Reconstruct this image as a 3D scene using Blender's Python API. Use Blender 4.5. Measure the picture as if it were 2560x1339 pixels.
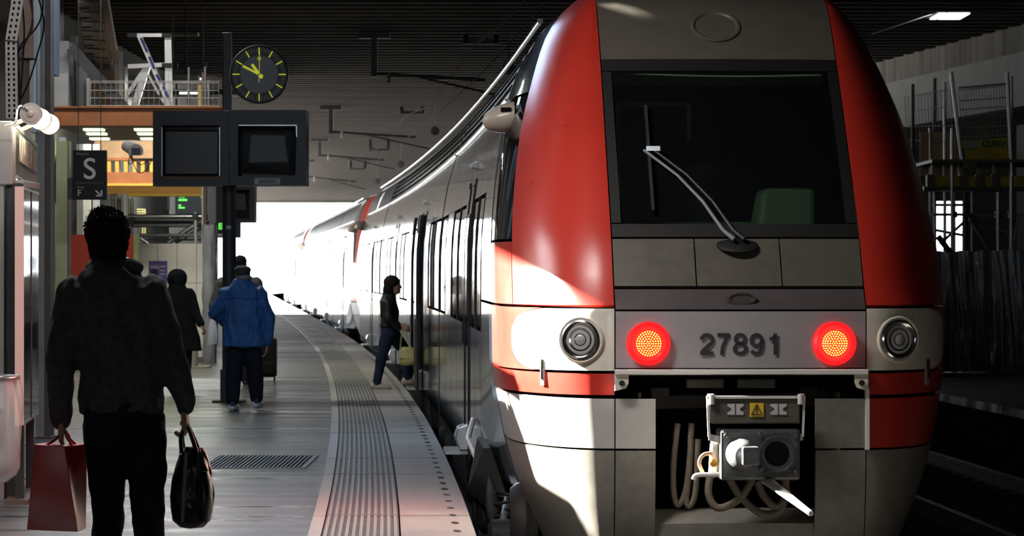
import bpy, bmesh, math, random
import numpy as np
from mathutils import Vector, Matrix, noise as mnoise

for o in list(bpy.data.objects):
    bpy.data.objects.remove(o, do_unlink=True)
SC = bpy.context.scene
COL = SC.collection
PI = math.pi
random.seed(7)

# ------------------------------------------------------------------ camera, world, sun, exposure
EYE, F, HOR = 1.58, 8000.0, 675.0            # eye height, focal length in px of a 2560 frame, horizon row
cam = bpy.data.cameras.new('camera')
cam.sensor_width = 36.0
cam.lens = 36.0 * F / 2560.0
cam.shift_y = (HOR - 669.5) / 2560.0
cam.clip_end = 2000
cam.dof.use_dof = True
cam.dof.focus_distance = 20.5
cam.dof.aperture_fstop = 9.0
camo = bpy.data.objects.new('camera', cam)
COL.objects.link(camo)
camo.location = (0, 0, EYE)
camo.rotation_euler = (PI / 2, 0, 0)
SC.camera = camo

SUN_EL, SUN_AZ = math.radians(27.0), math.radians(22.0)
SUN_DIR = Vector((-math.cos(SUN_EL) * math.cos(SUN_AZ), math.cos(SUN_EL) * math.sin(SUN_AZ), math.sin(SUN_EL)))
world = bpy.data.worlds.new('sky')
SC.world = world
world.use_nodes = True
wn = world.node_tree
bg = wn.nodes['Background']
bg.inputs['Color'].default_value = (0.90, 0.95, 1.0, 1)
bg.inputs['Strength'].default_value = 7.0
sl = bpy.data.lights.new('sun', 'SUN')
sl.energy = 105.0
sl.angle = math.radians(0.6)
sl.color = (1.0, 0.93, 0.82)
so = bpy.data.objects.new('sun', sl)
COL.objects.link(so)
so.rotation_euler = SUN_DIR.to_track_quat('Z', 'Y').to_euler()
so.location = (-40, 20, 30)

vs = SC.view_settings
vs.view_transform = 'Standard'
vs.look = 'None'
vs.exposure = 0.0
vs.gamma = 1.0
vs.use_curve_mapping = False
SC.cycles.max_bounces = 8
SC.cycles.diffuse_bounces = 4
SC.cycles.glossy_bounces = 4
SC.cycles.transparent_max_bounces = 12
SC.cycles.sample_clamp_indirect = 8.0
SC.cycles.caustics_reflective = False
SC.cycles.caustics_refractive = False

# ------------------------------------------------------------------ helpers
def P(px, py, Y):
    return Vector(((px - 1280) / F * Y, Y, EYE + (HOR - py) / F * Y))

CE = (2.12989304e-06, -6.95196722e-04, -1.47400788e-02, 3.03215504e-01)
def Xe(Y):                                   # platform edge, plan curve
    if Y > 100.0:
        return Xe(100.0) + (Y - 100.0) * -0.0899
    if Y < 14.0:
        return Xe(14.0) + (Y - 14.0) * dXe(14.0)
    return ((CE[0] * Y + CE[1]) * Y + CE[2]) * Y + CE[3]
def dXe(Y):
    if Y > 100.0: return -0.0899
    Y = max(Y, 14.0)
    return (3 * CE[0] * Y + 2 * CE[1]) * Y + CE[2]
Y0 = 19.75                                   # foremost point of the train's nose
def TT(u, s, z, Yb=Y0):                      # track space (offset right, distance along, height) -> world
    Y = Yb + s
    m = dXe(Y)
    k = 1.0 / math.sqrt(1 + m * m)
    return Vector((Xe(Y) + 1.66 + u * k, Y - u * m * k, z))
def EE(off, Y, z):                           # platform edge space: off metres to the left of the edge
    m = dXe(Y); k = 1.0 / math.sqrt(1 + m * m)
    return Vector((Xe(Y) - off * k, Y + off * m * k, z))

class MB:
    def __init__(s):
        s.v = []; s.f = []
    def add(s, vs, fs):
        b = len(s.v)
        s.v += [tuple(p) for p in vs]
        s.f += [tuple(i + b for i in f) for f in fs]
        return s
    def box(s, a, b):
        x0, y0, z0 = [min(p, q) for p, q in zip(a, b)]
        x1, y1, z1 = [max(p, q) for p, q in zip(a, b)]
        return s.hexa([(x0, y0, z0), (x1, y0, z0), (x1, y1, z0), (x0, y1, z0), (x0, y0, z1), (x1, y0, z1), (x1, y1, z1), (x0, y1, z1)])
    def hexa(s, v):
        return s.add(v, [(3, 2, 1, 0), (4, 5, 6, 7), (0, 1, 5, 4), (1, 2, 6, 5), (2, 3, 7, 6), (3, 0, 4, 7)])
    def obox(s, c, ax, ay, az):              # oriented box: centre, three half axes
        c, ax, ay, az = map(Vector, (c, ax, ay, az))
        return s.hexa([c - ax - ay - az, c + ax - ay - az, c + ax + ay - az, c - ax + ay - az, c - ax - ay + az, c + ax - ay + az, c + ax + ay + az, c - ax + ay + az])
    def bar(s, a, b, w, h, up=(0, 0, 1)):    # rectangular bar from a to b
        a, b = Vector(a), Vector(b)
        d = (b - a); L = d.length; d = d / L
        up = Vector(up)
        if abs(d.dot(up)) > 0.98: up = Vector((0, 1, 0))
        sx = d.cross(up).normalized(); sz = sx.cross(d).normalized()
        return s.obox((a + b) / 2, sx * w / 2, d * L / 2, sz * h / 2)
    def tube(s, pts, r, n=10, cap=True):
        pts = [Vector(p) for p in pts]
        rs = r if isinstance(r, (list, tuple)) else [r] * len(pts)
        rings = []
        t0 = (pts[1] - pts[0]).normalized()
        up = Vector((0, 0, 1)) if abs(t0.z) < 0.9 else Vector((1, 0, 0))
        nx = t0.cross(up).normalized()
        for i, p in enumerate(pts):
            a = pts[max(i - 1, 0)]; b = pts[min(i + 1, len(pts) - 1)]
            t = (b - a).normalized()
            nx = (nx - t * nx.dot(t)).normalized()
            ny = t.cross(nx)
            rings.append([p + (nx * math.cos(2 * PI * k / n) + ny * math.sin(2 * PI * k / n)) * rs[i] for k in range(n)])
        return s.loft(rings, cap)
    def loft(s, rings, cap=True, closed=True):
        n = len(rings[0]); b = len(s.v)
        for r in rings: s.v += [tuple(p) for p in r]
        for i in range(len(rings) - 1):
            for k in range(n if closed else n - 1):
                k2 = (k + 1) % n
                s.f.append((b + i * n + k, b + i * n + k2, b + (i + 1) * n + k2, b + (i + 1) * n + k))
        if cap and closed:
            s.f.append(tuple(b + k for k in range(n))[::-1])
            s.f.append(tuple(b + (len(rings) - 1) * n + k for k in range(n)))
        return s
    def lathe(s, c, axis, prof, n=32, cap=True):   # prof: (radius, height along axis)
        c = Vector(c); ax = Vector(axis).normalized()
        up = Vector((0, 0, 1)) if abs(ax.z) < 0.9 else Vector((1, 0, 0))
        ex = ax.cross(up).normalized(); ey = ax.cross(ex)
        rings = [[c + ax * h + (ex * math.cos(2 * PI * k / n) + ey * math.sin(2 * PI * k / n)) * max(r, 1e-4) for k in range(n)] for r, h in prof]
        return s.loft(rings, cap)
    def ball(s, c, r, n=12, m=8):
        r = Vector(r) if hasattr(r, '__len__') else Vector((r, r, r))
        c = Vector(c)
        rings = []
        for i in range(m + 1):
            a = PI * i / m
            sr = max(math.sin(a), 1e-3)
            rings.append([c + Vector((r.x * sr * math.cos(2 * PI * k / n), r.y * sr * math.sin(2 * PI * k / n), -r.z * math.cos(a))) for k in range(n)])
        return s.loft(rings, True)
    def prism(s, poly, vec):                 # closed polygon swept by vec
        poly = [Vector(p) for p in poly]; vec = Vector(vec); n = len(poly)
        return s.add(poly + [p + vec for p in poly], [tuple(range(n))[::-1], tuple(range(n, 2 * n))] + [(i, (i + 1) % n, n + (i + 1) % n, n + i) for i in range(n)])
    def capsule(s, p0, r0, p1, r1, n=14, sq=None):
        p0, p1 = Vector(p0), Vector(p1)
        d = (p1 - p0); L = max(d.length, 1e-5); d = d / L
        prof = []
        for i in range(1, 5):
            a = PI / 2 * i / 4
            prof.append((r0 * math.sin(a), -r0 * math.cos(a)))
        for i in range(0, 4):
            a = PI / 2 * i / 4
            prof.append((r1 * math.cos(a), L + r1 * math.sin(a)))
        return s.lathe(p0, d, prof, n)
    def sheet(s, rows):
        n = len(rows[0]); b = len(s.v)
        for r in rows: s.v += [tuple(p) for p in r]
        for i in range(len(rows) - 1):
            for k in range(n - 1):
                s.f.append((b + i * n + k, b + i * n + k + 1, b + (i + 1) * n + k + 1, b + (i + 1) * n + k))
        return s
    def slab(s, rows, vec):                  # sheet with thickness along vec (or per vertex function)
        n = len(rows[0]); m = len(rows)
        back = [[p + (vec(p) if callable(vec) else Vector(vec)) for p in r] for r in rows]
        return s.slab2(rows, back)
    def slab2(s, rows, back):
        n = len(rows[0]); m = len(rows); b = len(s.v)
        for r in rows: s.v += [tuple(p) for p in r]
        b2 = len(s.v)
        for r in back: s.v += [tuple(p) for p in r]
        for i in range(m - 1):
            for k in range(n - 1):
                q = (i * n + k, i * n + k + 1, (i + 1) * n + k + 1, (i + 1) * n + k)
                s.f.append(tuple(b + j for j in q)); s.f.append(tuple(b2 + j for j in q[::-1]))
        ring = [k for k in range(n)] + [i * n + n - 1 for i in range(1, m)] + [(m - 1) * n + k for k in range(n - 2, -1, -1)] + [i * n for i in range(m - 2, 0, -1)]
        for i in range(len(ring)):
            a, c = ring[i], ring[(i + 1) % len(ring)]
            s.f.append((b + c, b + a, b2 + a, b2 + c))
        return s
    def mesh(s, name, smooth=None, fix=True):
        me = bpy.data.meshes.new(name)
        me.from_pydata(s.v, [], s.f)
        if fix:
            bm = bmesh.new(); bm.from_mesh(me)
            bmesh.ops.recalc_face_normals(bm, faces=bm.faces)
            bm.to_mesh(me); bm.free()
        if smooth is not None:
            for p in me.polygons: p.use_smooth = True
            me.set_sharp_from_angle(angle=math.radians(smooth))
        return me
    def build(s, name, m, parent=None, smooth=None, bevel=0, fix=True, kind=None, label=None):
        me = s.mesh(name, smooth, fix)
        return link(name, me, m, parent, bevel, kind, label)

LOC = {}
def link(name, me, m, parent=None, bevel=0, kind=None, label=None):
    o = bpy.data.objects.new(name, me)
    COL.objects.link(o)
    if m is not None:
        me.materials.clear(); me.materials.append(m)
    setp(o, parent)
    if bevel:
        b = o.modifiers.new('bevel', 'BEVEL'); b.width = bevel; b.segments = 2; b.limit_method = 'ANGLE'; b.angle_limit = math.radians(40)
    if kind: o['kind'] = kind
    if label: o['label'] = label
    return o
def setp(o, parent):
    if parent is not None:
        o.parent = parent
        if parent.name in LOC:
            o.matrix_parent_inverse = Matrix.Translation(-LOC[parent.name])
def thing(name, label, cat, loc=(0, 0, 0), group=None):
    o = bpy.data.objects.new(name, None)
    COL.objects.link(o)
    o.location = loc; o.empty_display_size = 0.2
    LOC[o.name] = Vector(loc)
    o['label'] = label; o['category'] = cat
    if group: o['group'] = group
    return o
def tag(o, label, cat, group=None):
    o['label'] = label; o['category'] = cat
    if group: o['group'] = group
    return o
def struct(o, label=None):
    o['kind'] = 'structure'
    if label: o['label'] = label
    return o
def crom(pts, n=8):                          # Catmull-Rom resampling
    p = [Vector(q) for q in pts]
    p = [p[0] * 2 - p[1]] + p + [p[-1] * 2 - p[-2]]
    out = []
    for i in range(1, len(p) - 2):
        for k in range(n):
            t = k / n
            a, b, c, d = p[i - 1], p[i], p[i + 1], p[i + 2]
            out.append(0.5 * ((2 * b) + (c - a) * t + (2 * a - 5 * b + 4 * c - d) * t * t + (3 * b - a - 3 * c + d) * t ** 3))
    out.append(p[-2])
    return out
def text(name, body, loc, xdir, ydir, size, m, parent=None, bold=0.0, align='CENTER', stretch=1.0):
    c = bpy.data.curves.new(name, 'FONT')
    c.body = body; c.size = size; c.extrude = 0.001; c.offset = bold
    c.align_x = align; c.align_y = 'CENTER'
    o = bpy.data.objects.new(name, c)
    COL.objects.link(o)
    x = Vector(xdir).normalized(); y = Vector(ydir).normalized(); z = x.cross(y)
    M = Matrix.Identity(4)
    for i in range(3):
        M[i][0] = x[i] * stretch; M[i][1] = y[i]; M[i][2] = z[i]; M[i][3] = loc[i]
    o.matrix_world = M
    if parent is not None:
        o.parent = parent
        o.matrix_parent_inverse = Matrix.Translation(-LOC[parent.name]) if parent.name in LOC else Matrix.Identity(4)
    c.materials.append(m)
    me = bpy.data.meshes.new_from_object(o.evaluated_get(bpy.context.evaluated_depsgraph_get()))
    n = bpy.data.objects.new(name, me)
    COL.objects.link(n)
    n.matrix_world = M
    if parent is not None:
        n.parent = parent; n.matrix_parent_inverse = o.matrix_parent_inverse
    bpy.data.objects.remove(o, do_unlink=True)
    return n

# ------------------------------------------------------------------ materials
def mat(name, col, rough=0.5, metal=0.0, var=0.0, scale=4.0, bump=0.0, bscale=40.0, stretch=(1, 1, 1), coat=0.0, emit=None, estr=0.0, spec=0.5, rvar=0.0, col2=None):
    m = bpy.data.materials.new(name); m.use_nodes = True
    nt = m.node_tree; b = nt.nodes['Principled BSDF']
    b.inputs['Base Color'].default_value = (*col, 1)
    b.inputs['Roughness'].default_value = rough
    b.inputs['Metallic'].default_value = metal
    b.inputs['Specular IOR Level'].default_value = spec
    b.inputs['Coat Weight'].default_value = coat
    b.inputs['Coat Roughness'].default_value = 0.06
    if emit:
        b.inputs['Emission Color'].default_value = (*emit, 1)
        b.inputs['Emission Strength'].default_value = estr
    if var or rvar or bump or col2:
        tc = nt.nodes.new('ShaderNodeTexCoord'); mp = nt.nodes.new('ShaderNodeMapping')
        mp.inputs['Scale'].default_value = stretch
        nt.links.new(tc.outputs['Object'], mp.inputs['Vector'])
    if var or rvar or col2:
        n = nt.nodes.new('ShaderNodeTexNoise'); n.inputs['Scale'].default_value = scale; n.inputs['Detail'].default_value = 6
        n.inputs['Roughness'].default_value = 0.6
        nt.links.new(mp.outputs['Vector'], n.inputs['Vector'])
        r = nt.nodes.new('ShaderNodeMapRange'); r.inputs['From Min'].default_value = 0.3; r.inputs['From Max'].default_value = 0.7
        nt.links.new(n.outputs['Fac'], r.inputs['Value'])
        mx = nt.nodes.new('ShaderNodeMix'); mx.data_type = 'RGBA'
        lo = tuple(max(c * (1 - var), 0) for c in col); hi = col2 if col2 else tuple(min(c * (1 + var), 1) for c in col)
        mx.inputs[6].default_value = (*lo, 1); mx.inputs[7].default_value = (*hi, 1)
        nt.links.new(r.outputs['Result'], mx.inputs[0]); nt.links.new(mx.outputs[2], b.inputs['Base Color'])
        if rvar:
            r2 = nt.nodes.new('ShaderNodeMapRange'); r2.inputs['From Min'].default_value = 0.3; r2.inputs['From Max'].default_value = 0.7
            r2.inputs['To Min'].default_value = max(rough - rvar, 0.02); r2.inputs['To Max'].default_value = min(rough + rvar, 1)
            nt.links.new(n.outputs['Fac'], r2.inputs['Value']); nt.links.new(r2.outputs['Result'], b.inputs['Roughness'])
    if bump:
        n2 = nt.nodes.new('ShaderNodeTexNoise'); n2.inputs['Scale'].default_value = bscale; n2.inputs['Detail'].default_value = 4
        nt.links.new(mp.outputs['Vector'], n2.inputs['Vector'])
        bp = nt.nodes.new('ShaderNodeBump'); bp.inputs['Strength'].default_value = bump; bp.inputs['Distance'].default_value = 0.02
        nt.links.new(n2.outputs['Fac'], bp.inputs['Height']); nt.links.new(bp.outputs['Normal'], b.inputs['Normal'])
    return m
def glassy(name, tint, trans, rough=0.02, base=(0.01, 0.012, 0.012)):   # tinted pane: part see-through, part gloss
    m = bpy.data.materials.new(name); m.use_nodes = True
    nt = m.node_tree; b = nt.nodes['Principled BSDF']; out = nt.nodes['Material Output']
    b.inputs['Base Color'].default_value = (*base, 1); b.inputs['Roughness'].default_value = rough
    t = nt.nodes.new('ShaderNodeBsdfTransparent'); t.inputs['Color'].default_value = (*tint, 1)
    mx = nt.nodes.new('ShaderNodeMixShader'); mx.inputs[0].default_value = trans
    nt.links.new(b.outputs[0], mx.inputs[1]); nt.links.new(t.outputs[0], mx.inputs[2]); nt.links.new(mx.outputs[0], out.inputs['Surface'])
    return m

M = {}
M['red'] = mat('train red paint', (0.50, 0.030, 0.018), 0.32, var=0.06, scale=2.5, coat=0.8, rvar=0.05)
M['red'].node_tree.nodes['Principled BSDF'].inputs['Coat Roughness'].default_value = 0.24
M['taupe'] = mat('train warm grey paint', (0.105, 0.098, 0.080), 0.42, var=0.10, scale=9, rvar=0.08, spec=0.35)
M['plum'] = mat('train dark plum grey paint', (0.085, 0.070, 0.074), 0.4, var=0.12, scale=7, spec=0.35)
M['numpanel'] = mat('train mid grey paint', (0.36, 0.345, 0.36), 0.42, var=0.05, scale=6, spec=0.4)
M['cream'] = mat('train off white paint', (0.72, 0.70, 0.60), 0.35, var=0.06, scale=14, coat=0.3, rvar=0.08)
M['lgrey'] = mat('train light grey paint', (0.42, 0.42, 0.40), 0.35, var=0.08, scale=5, coat=0.2)
M['dgrey'] = mat('train dark grey paint', (0.19, 0.185, 0.165), 0.42, var=0.14, scale=10, col2=(0.23, 0.22, 0.19))
M['side'] = mat('train dark metallic side', (0.085, 0.125, 0.18), 0.12, metal=0.35, coat=1.0, var=0.25, scale=1.0, stretch=(9, 9, 0.25), bump=0.010, bscale=1.5, rvar=0.05)
M['sideglass'] = mat('train window glass', (0.008, 0.010, 0.013), 0.03, spec=0.6)
M['black'] = mat('black rubber', (0.008, 0.008, 0.008), 0.6)
M['void'] = mat('black for shaded hollows', (0.004, 0.004, 0.004), 0.9, spec=0.1)  # near black stand-in for shade in hollows and slots; also the clock ring
M['under'] = mat('dirty running gear', (0.022, 0.021, 0.02), 0.6, metal=0.1, spec=0.3, var=0.4, scale=8)
M['roofrail'] = mat('polished roof strip', (0.55, 0.57, 0.60), 0.18, metal=1.0)
M['grille'] = mat('dark roof fairing', (0.045, 0.05, 0.056), 0.35, metal=0.4, var=0.2)
M['screen'] = glassy('windscreen glass', (0.70, 0.80, 0.72), 0.72)
M['chrome'] = mat('chrome', (0.6, 0.62, 0.64), 0.15, metal=1.0)
M['lens'] = mat('lamp lens', (0.46, 0.47, 0.45), 0.28, metal=0.15, bump=0.2, bscale=60)
M['tailring'] = mat('tail lamp red lens', (0.6, 0.01, 0.01), 0.2, emit=(1.0, 0.015, 0.02), estr=0.9)
M['tailin'] = mat('tail lamp inner lens', (0.5, 0.01, 0.01), 0.2, emit=(1.0, 0.03, 0.02), estr=1.3)
M['led'] = mat('glowing led', (1, 0.3, 0.05), 0.3, emit=(1.0, 0.36, 0.04), estr=6.0)
M['ink'] = mat('dark lettering', (0.03, 0.03, 0.035), 0.6)
M['white'] = mat('white paint', (0.75, 0.74, 0.72), 0.4, var=0.05)
M['yellow'] = mat('yellow sign', (0.80, 0.52, 0.03), 0.5)
M['castiron'] = mat('coupler cast metal', (0.10, 0.105, 0.11), 0.45, metal=0.5, var=0.35, scale=14, bump=0.2)
M['hose'] = mat('dusty hose', (0.16, 0.14, 0.11), 0.7, var=0.25, scale=20)
M['mirror'] = mat('mirror housing', (0.42, 0.38, 0.31), 0.35, coat=0.2, var=0.05)
M['cabin'] = mat('cab interior panel', (0.42, 0.46, 0.40), 0.6)
M['cabdark'] = mat('cab interior dark', (0.03, 0.03, 0.035), 0.7)

M['asphalt'] = mat('worn platform asphalt', (0.075, 0.073, 0.078), 0.36, var=0.45, scale=1.0, stretch=(0.16, 3.2, 1), bump=0.10, bscale=60, rvar=0.16, col2=(0.165, 0.152, 0.150))
M['slab'] = mat('platform edge concrete', (0.36, 0.335, 0.32), 0.5, var=0.16, scale=1.2, stretch=(0.5, 2.0, 1), bump=0.06, bscale=80, rvar=0.12)
M['tactile'] = mat('ribbed tactile paving', (0.33, 0.31, 0.295), 0.5, var=0.14, scale=1.2, stretch=(0.5, 2.0, 1), rvar=0.12)
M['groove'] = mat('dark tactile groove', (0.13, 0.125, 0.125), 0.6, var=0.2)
M['border'] = mat('pale border paving', (0.44, 0.42, 0.40), 0.5, var=0.14, scale=2.0, rvar=0.1)
M['kerb'] = mat('dark platform face', (0.05, 0.05, 0.05), 0.9, var=0.3)
M['ballast'] = mat('dark ballast', (0.055, 0.05, 0.045), 0.95, var=0.6, scale=14, bump=1.0, bscale=22)
M['rail'] = mat('worn rail steel', (0.32, 0.30, 0.28), 0.35, metal=0.9, var=0.2)
M['sleeper'] = mat('concrete sleeper', (0.14, 0.13, 0.12), 0.9, var=0.3)
M['ceiling'] = mat('ribbed deck ceiling', (0.064, 0.060, 0.058), 0.9, spec=0.15, var=0.25, scale=0.5, stretch=(0.25, 1.5, 1))
M['roof'] = mat('dark roof deck', (0.06, 0.055, 0.05), 0.9, var=0.2)
M['wallconc'] = mat('stained concrete', (0.27, 0.26, 0.245), 0.9, var=0.45, scale=1.0, stretch=(2.2, 2.2, 0.18), bump=0.1)
M['wallpaint'] = mat('pale painted wall', (0.44, 0.46, 0.48), 0.85, var=0.1, scale=2)
M['darkwall'] = mat('dark concourse wall', (0.075, 0.07, 0.065), 0.85, var=0.3, scale=0.7)
M['outground'] = mat('pale outdoor ground', (0.45, 0.44, 0.42), 0.9, var=0.1)

M['steelgrey'] = mat('grey painted steel', (0.20, 0.215, 0.225), 0.5, var=0.15, scale=3)
M['steelblue'] = mat('pale blue grey steel', (0.30, 0.335, 0.34), 0.5, var=0.18, scale=3)
M['steeldark'] = mat('dark painted steel', (0.030, 0.031, 0.034), 0.45, var=0.25, scale=6)
M['steelbrown'] = mat('brown painted steel', (0.11, 0.08, 0.062), 0.5, var=0.2, scale=4)
M['steellit'] = mat('steel with yellow green light tint', (0.33, 0.36, 0.22), 0.5, var=0.25, scale=1.5)  # yellow green cast of the light is put into this steel colour
M['beige'] = mat('beige duct', (0.34, 0.285, 0.225), 0.6, var=0.12, scale=3)
M['rust'] = mat('rust orange beam', (0.30, 0.105, 0.035), 0.6, var=0.25, scale=3)
M['orange'] = mat('orange yellow timber beam', (0.72, 0.36, 0.055), 0.55, var=0.2, scale=2, stretch=(0.4, 2, 4))
M['tan'] = mat('tan board', (0.42, 0.27, 0.15), 0.65, var=0.25, scale=3)
M['galv'] = mat('galvanised steel', (0.50, 0.52, 0.53), 0.3, metal=0.85, var=0.15, scale=12)
M['alu'] = mat('bright aluminium', (0.80, 0.80, 0.80), 0.28, metal=0.8, var=0.05)
M['blue'] = mat('deep blue paint', (0.03, 0.045, 0.33), 0.4)
M['tray'] = mat('white cable tray', (0.58, 0.60, 0.57), 0.45, var=0.06)
M['cable'] = mat('black cable', (0.014, 0.012, 0.011), 0.9, spec=0.1)
M['redcable'] = mat('dark red cable', (0.10, 0.03, 0.025), 0.55)
M['signbox'] = mat('grey sign housing', (0.30, 0.31, 0.31), 0.45, var=0.1, scale=3)
M['signface'] = mat('dark sign face', (0.05, 0.044, 0.040), 0.22, var=0.2)
M['signtext'] = mat('cream lettering', (0.75, 0.72, 0.60), 0.5)
M['lampglass'] = mat('lit lamp tube', (0.9, 0.85, 0.7), 0.3, emit=(1.0, 0.90, 0.70), estr=3.2)
M['lampmetal'] = mat('lamp end metal', (0.48, 0.44, 0.40), 0.4, metal=0.5)
M['pinkframe'] = mat('pale pink frame', (0.72, 0.50, 0.45), 0.5)
M['caseglass'] = mat('poster case glass', (0.012, 0.014, 0.014), 0.04, spec=0.7)
M['navy'] = mat('navy sign', (0.008, 0.010, 0.016), 0.5, spec=0.25)
M['signgrey'] = mat('grey sign print', (0.62, 0.62, 0.62), 0.5)
M['signdim'] = mat('dim sign print', (0.24, 0.24, 0.25), 0.5)
M['tv'] = mat('monitor housing', (0.034, 0.037, 0.042), 0.45, var=0.2, scale=5)
M['tvback'] = mat('monitor rear shell', (0.17, 0.165, 0.16), 0.6, var=0.1)
M['tvscreen'] = mat('monitor panel dark', (0.022, 0.026, 0.032), 0.35)
M['clockface'] = mat('clock dial', (0.014, 0.020, 0.022), 0.3)
M['clockglow'] = mat('clock mark', (0.62, 0.62, 0.03), 0.4, emit=(0.75, 0.78, 0.03), estr=0.45)
M['clockmin'] = mat('clock minute mark', (0.70, 0.70, 0.40), 0.5)
M['barcode'] = mat('paper label', (0.55, 0.53, 0.54), 0.7)
M['teal'] = mat('teal numerals', (0.08, 0.35, 0.30), 0.5)
M['greenled'] = mat('green display text', (0.1, 0.8, 0.1), 0.4, emit=(0.15, 0.95, 0.12), estr=0.8)
M['tube'] = mat('fluorescent tube', (0.8, 0.9, 0.6), 0.4, emit=(0.82, 1.0, 0.50), estr=2.6)
M['coldtube'] = mat('cold fluorescent tube', (0.9, 0.95, 1), 0.4, emit=(0.85, 0.95, 1.0), estr=3.0)
M['soffit'] = mat('perforated soffit panel', (0.30, 0.31, 0.28), 0.6, var=0.1)
M['mesh'] = mat('wire mesh', (0.40, 0.40, 0.38), 0.4, metal=0.7)
M['hoard'] = mat('white hoarding panel', (0.55, 0.54, 0.51), 0.7, var=0.16, scale=1.6)
M['poster'] = mat('blue poster', (0.05, 0.035, 0.20), 0.4, var=0.5, scale=9, col2=(0.10, 0.07, 0.34))
M['redpanel'] = mat('red board', (0.46, 0.035, 0.025), 0.5, var=0.06)
M['plastic'] = mat('grey plastic sheeting', (0.17, 0.18, 0.20), 0.22, var=0.3, scale=2, bump=0.15, bscale=6)
M['clearbag'] = glassy('clear bin bag', (0.95, 0.95, 0.96), 0.62, 0.25, (0.62, 0.63, 0.65))
M['banner'] = mat('yellow green banner', (0.52, 0.56, 0.03), 0.55, var=0.1)
M['bannergrey'] = mat('faded banner print', (0.36, 0.38, 0.26), 0.6)
M['yelbeam'] = mat('yellow formwork beam', (0.42, 0.32, 0.02), 0.6, var=0.25)
M['plank'] = mat('yellow green ladder', (0.75, 0.62, 0.25), 0.5)

M['skin'] = mat('skin', (0.42, 0.24, 0.17), 0.55, var=0.08, scale=12)
M['skindark'] = mat('darker skin tone', (0.34, 0.19, 0.13), 0.55)  # darker skin of the tall person by the pole
M['hair'] = mat('dark brown hair', (0.026, 0.016, 0.011), 0.8, var=0.4, scale=40, spec=0.2)
M['blackhair'] = mat('black hair', (0.012, 0.010, 0.010), 0.75, var=0.3, scale=40, spec=0.2)
M['greyhair'] = mat('grey cropped hair', (0.20, 0.19, 0.18), 0.7)
M['hoodie'] = mat('charcoal hoodie cloth', (0.066, 0.069, 0.078), 0.95, var=0.3, scale=30, bump=0.35, bscale=240, spec=0.2)
M['collar'] = mat('pale hoodie lining', (0.34, 0.35, 0.33), 0.9)
M['jeans'] = mat('black jeans', (0.014, 0.015, 0.019), 0.9, var=0.35, scale=6, spec=0.2, bump=0.2, bscale=90)
M['bluejacket'] = mat('blue jacket nylon', (0.030, 0.105, 0.29), 0.6, var=0.12, scale=5, spec=0.3)
M['navytrousers'] = mat('navy trousers', (0.012, 0.014, 0.024), 0.85, spec=0.2)
M['blackcoat'] = mat('black wool coat', (0.008, 0.009, 0.010), 0.95, spec=0.15, var=0.3, scale=20)
M['camo'] = mat('grey green jacket', (0.085, 0.088, 0.078), 0.7, var=0.6, scale=14)
M['darkjacket'] = mat('dark leather jacket', (0.016, 0.016, 0.018), 0.5, spec=0.35)
M['denim'] = mat('dark blue denim', (0.014, 0.022, 0.045), 0.85, spec=0.2)
M['cap'] = mat('charcoal flat cap', (0.035, 0.033, 0.033), 0.9)
M['sneaker'] = mat('white sneaker', (0.62, 0.66, 0.70), 0.5, var=0.15, scale=30)
M['sneakerdark'] = mat('dark sneaker panel', (0.04, 0.045, 0.06), 0.5)
M['boot'] = mat('black boot', (0.008, 0.008, 0.008), 0.4)
M['beigeshoe'] = mat('beige sneaker', (0.42, 0.37, 0.29), 0.6, var=0.2, scale=30)
M['redbag'] = mat('red paper bag', (0.50, 0.016, 0.020), 0.35, var=0.15, scale=6)
M['blackbag'] = mat('black leather bag', (0.012, 0.012, 0.012), 0.3, var=0.4, scale=9, bump=0.3, bscale=25)
M['creambag'] = mat('cream handbag leather', (0.52, 0.47, 0.20), 0.45, var=0.1, scale=10)
M['whitebag'] = mat('white carrier bag', (0.66, 0.69, 0.78), 0.5, var=0.05)
M['suitcase'] = mat('black suitcase cloth', (0.014, 0.014, 0.015), 0.6)
# ------------------------------------------------------------------ setting
def strip(rows_y, f):                        # helper: list of rows from a function of Y
    return [f(y) for y in rows_y]

# platform
ys = [6 + 2 * i for i in range(128)]
b = MB()
b.slab(strip(ys, lambda y: [Vector((-16, y, 0)), Vector((-6, y, 0)), EE(1.0, y, 0)]), (0, 0, -0.3))
FLOOR = struct(b.build('floor', M['asphalt']), 'dark worn asphalt platform')
def edge_piece(name, o0, o1, y0, y1, ztop, m, ribs=0, n=2):
    q = MB()
    yy = [y0 + (y1 - y0) * i / n for i in range(n + 1)]
    q.slab(strip(yy, lambda y: [EE(o1, y, ztop), EE(o0, y, ztop)]), (0, 0, -0.12))
    for k in range(ribs):
        c = o0 + (o1 - o0) * (k + 0.5) / ribs; w = (o1 - o0) / ribs * 0.24
        q.slab(strip(yy, lambda y: [EE(c + w, y, ztop + 0.010), EE(c - w, y, ztop + 0.010)]), (0, 0, -0.012))
    o = q.build(name, m, FLOOR)
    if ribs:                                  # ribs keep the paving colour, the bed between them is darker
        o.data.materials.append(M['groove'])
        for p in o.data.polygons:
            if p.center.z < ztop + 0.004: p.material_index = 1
    return o
for i in range(46):
    a = 10 + 2.1 * i; c = a + 2.1 - 0.012
    dz = 0.002 * ((i * 7) % 3)
    edge_piece('edge_slab', 0.0, 0.445, a, c, 0.008 + dz, M['slab'])
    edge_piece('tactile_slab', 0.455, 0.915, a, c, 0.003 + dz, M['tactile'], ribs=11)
    edge_piece('border_slab', 0.922, 1.0, a, c, 0.006 + dz, M['border'])
edge_piece('edge_strip', 0.0, 1.0, 10 + 2.1 * 46, 258, 0.008, M['slab'], n=60)
q = MB()                                      # dark anchor marks along the outer slabs
y = 18.0
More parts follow.
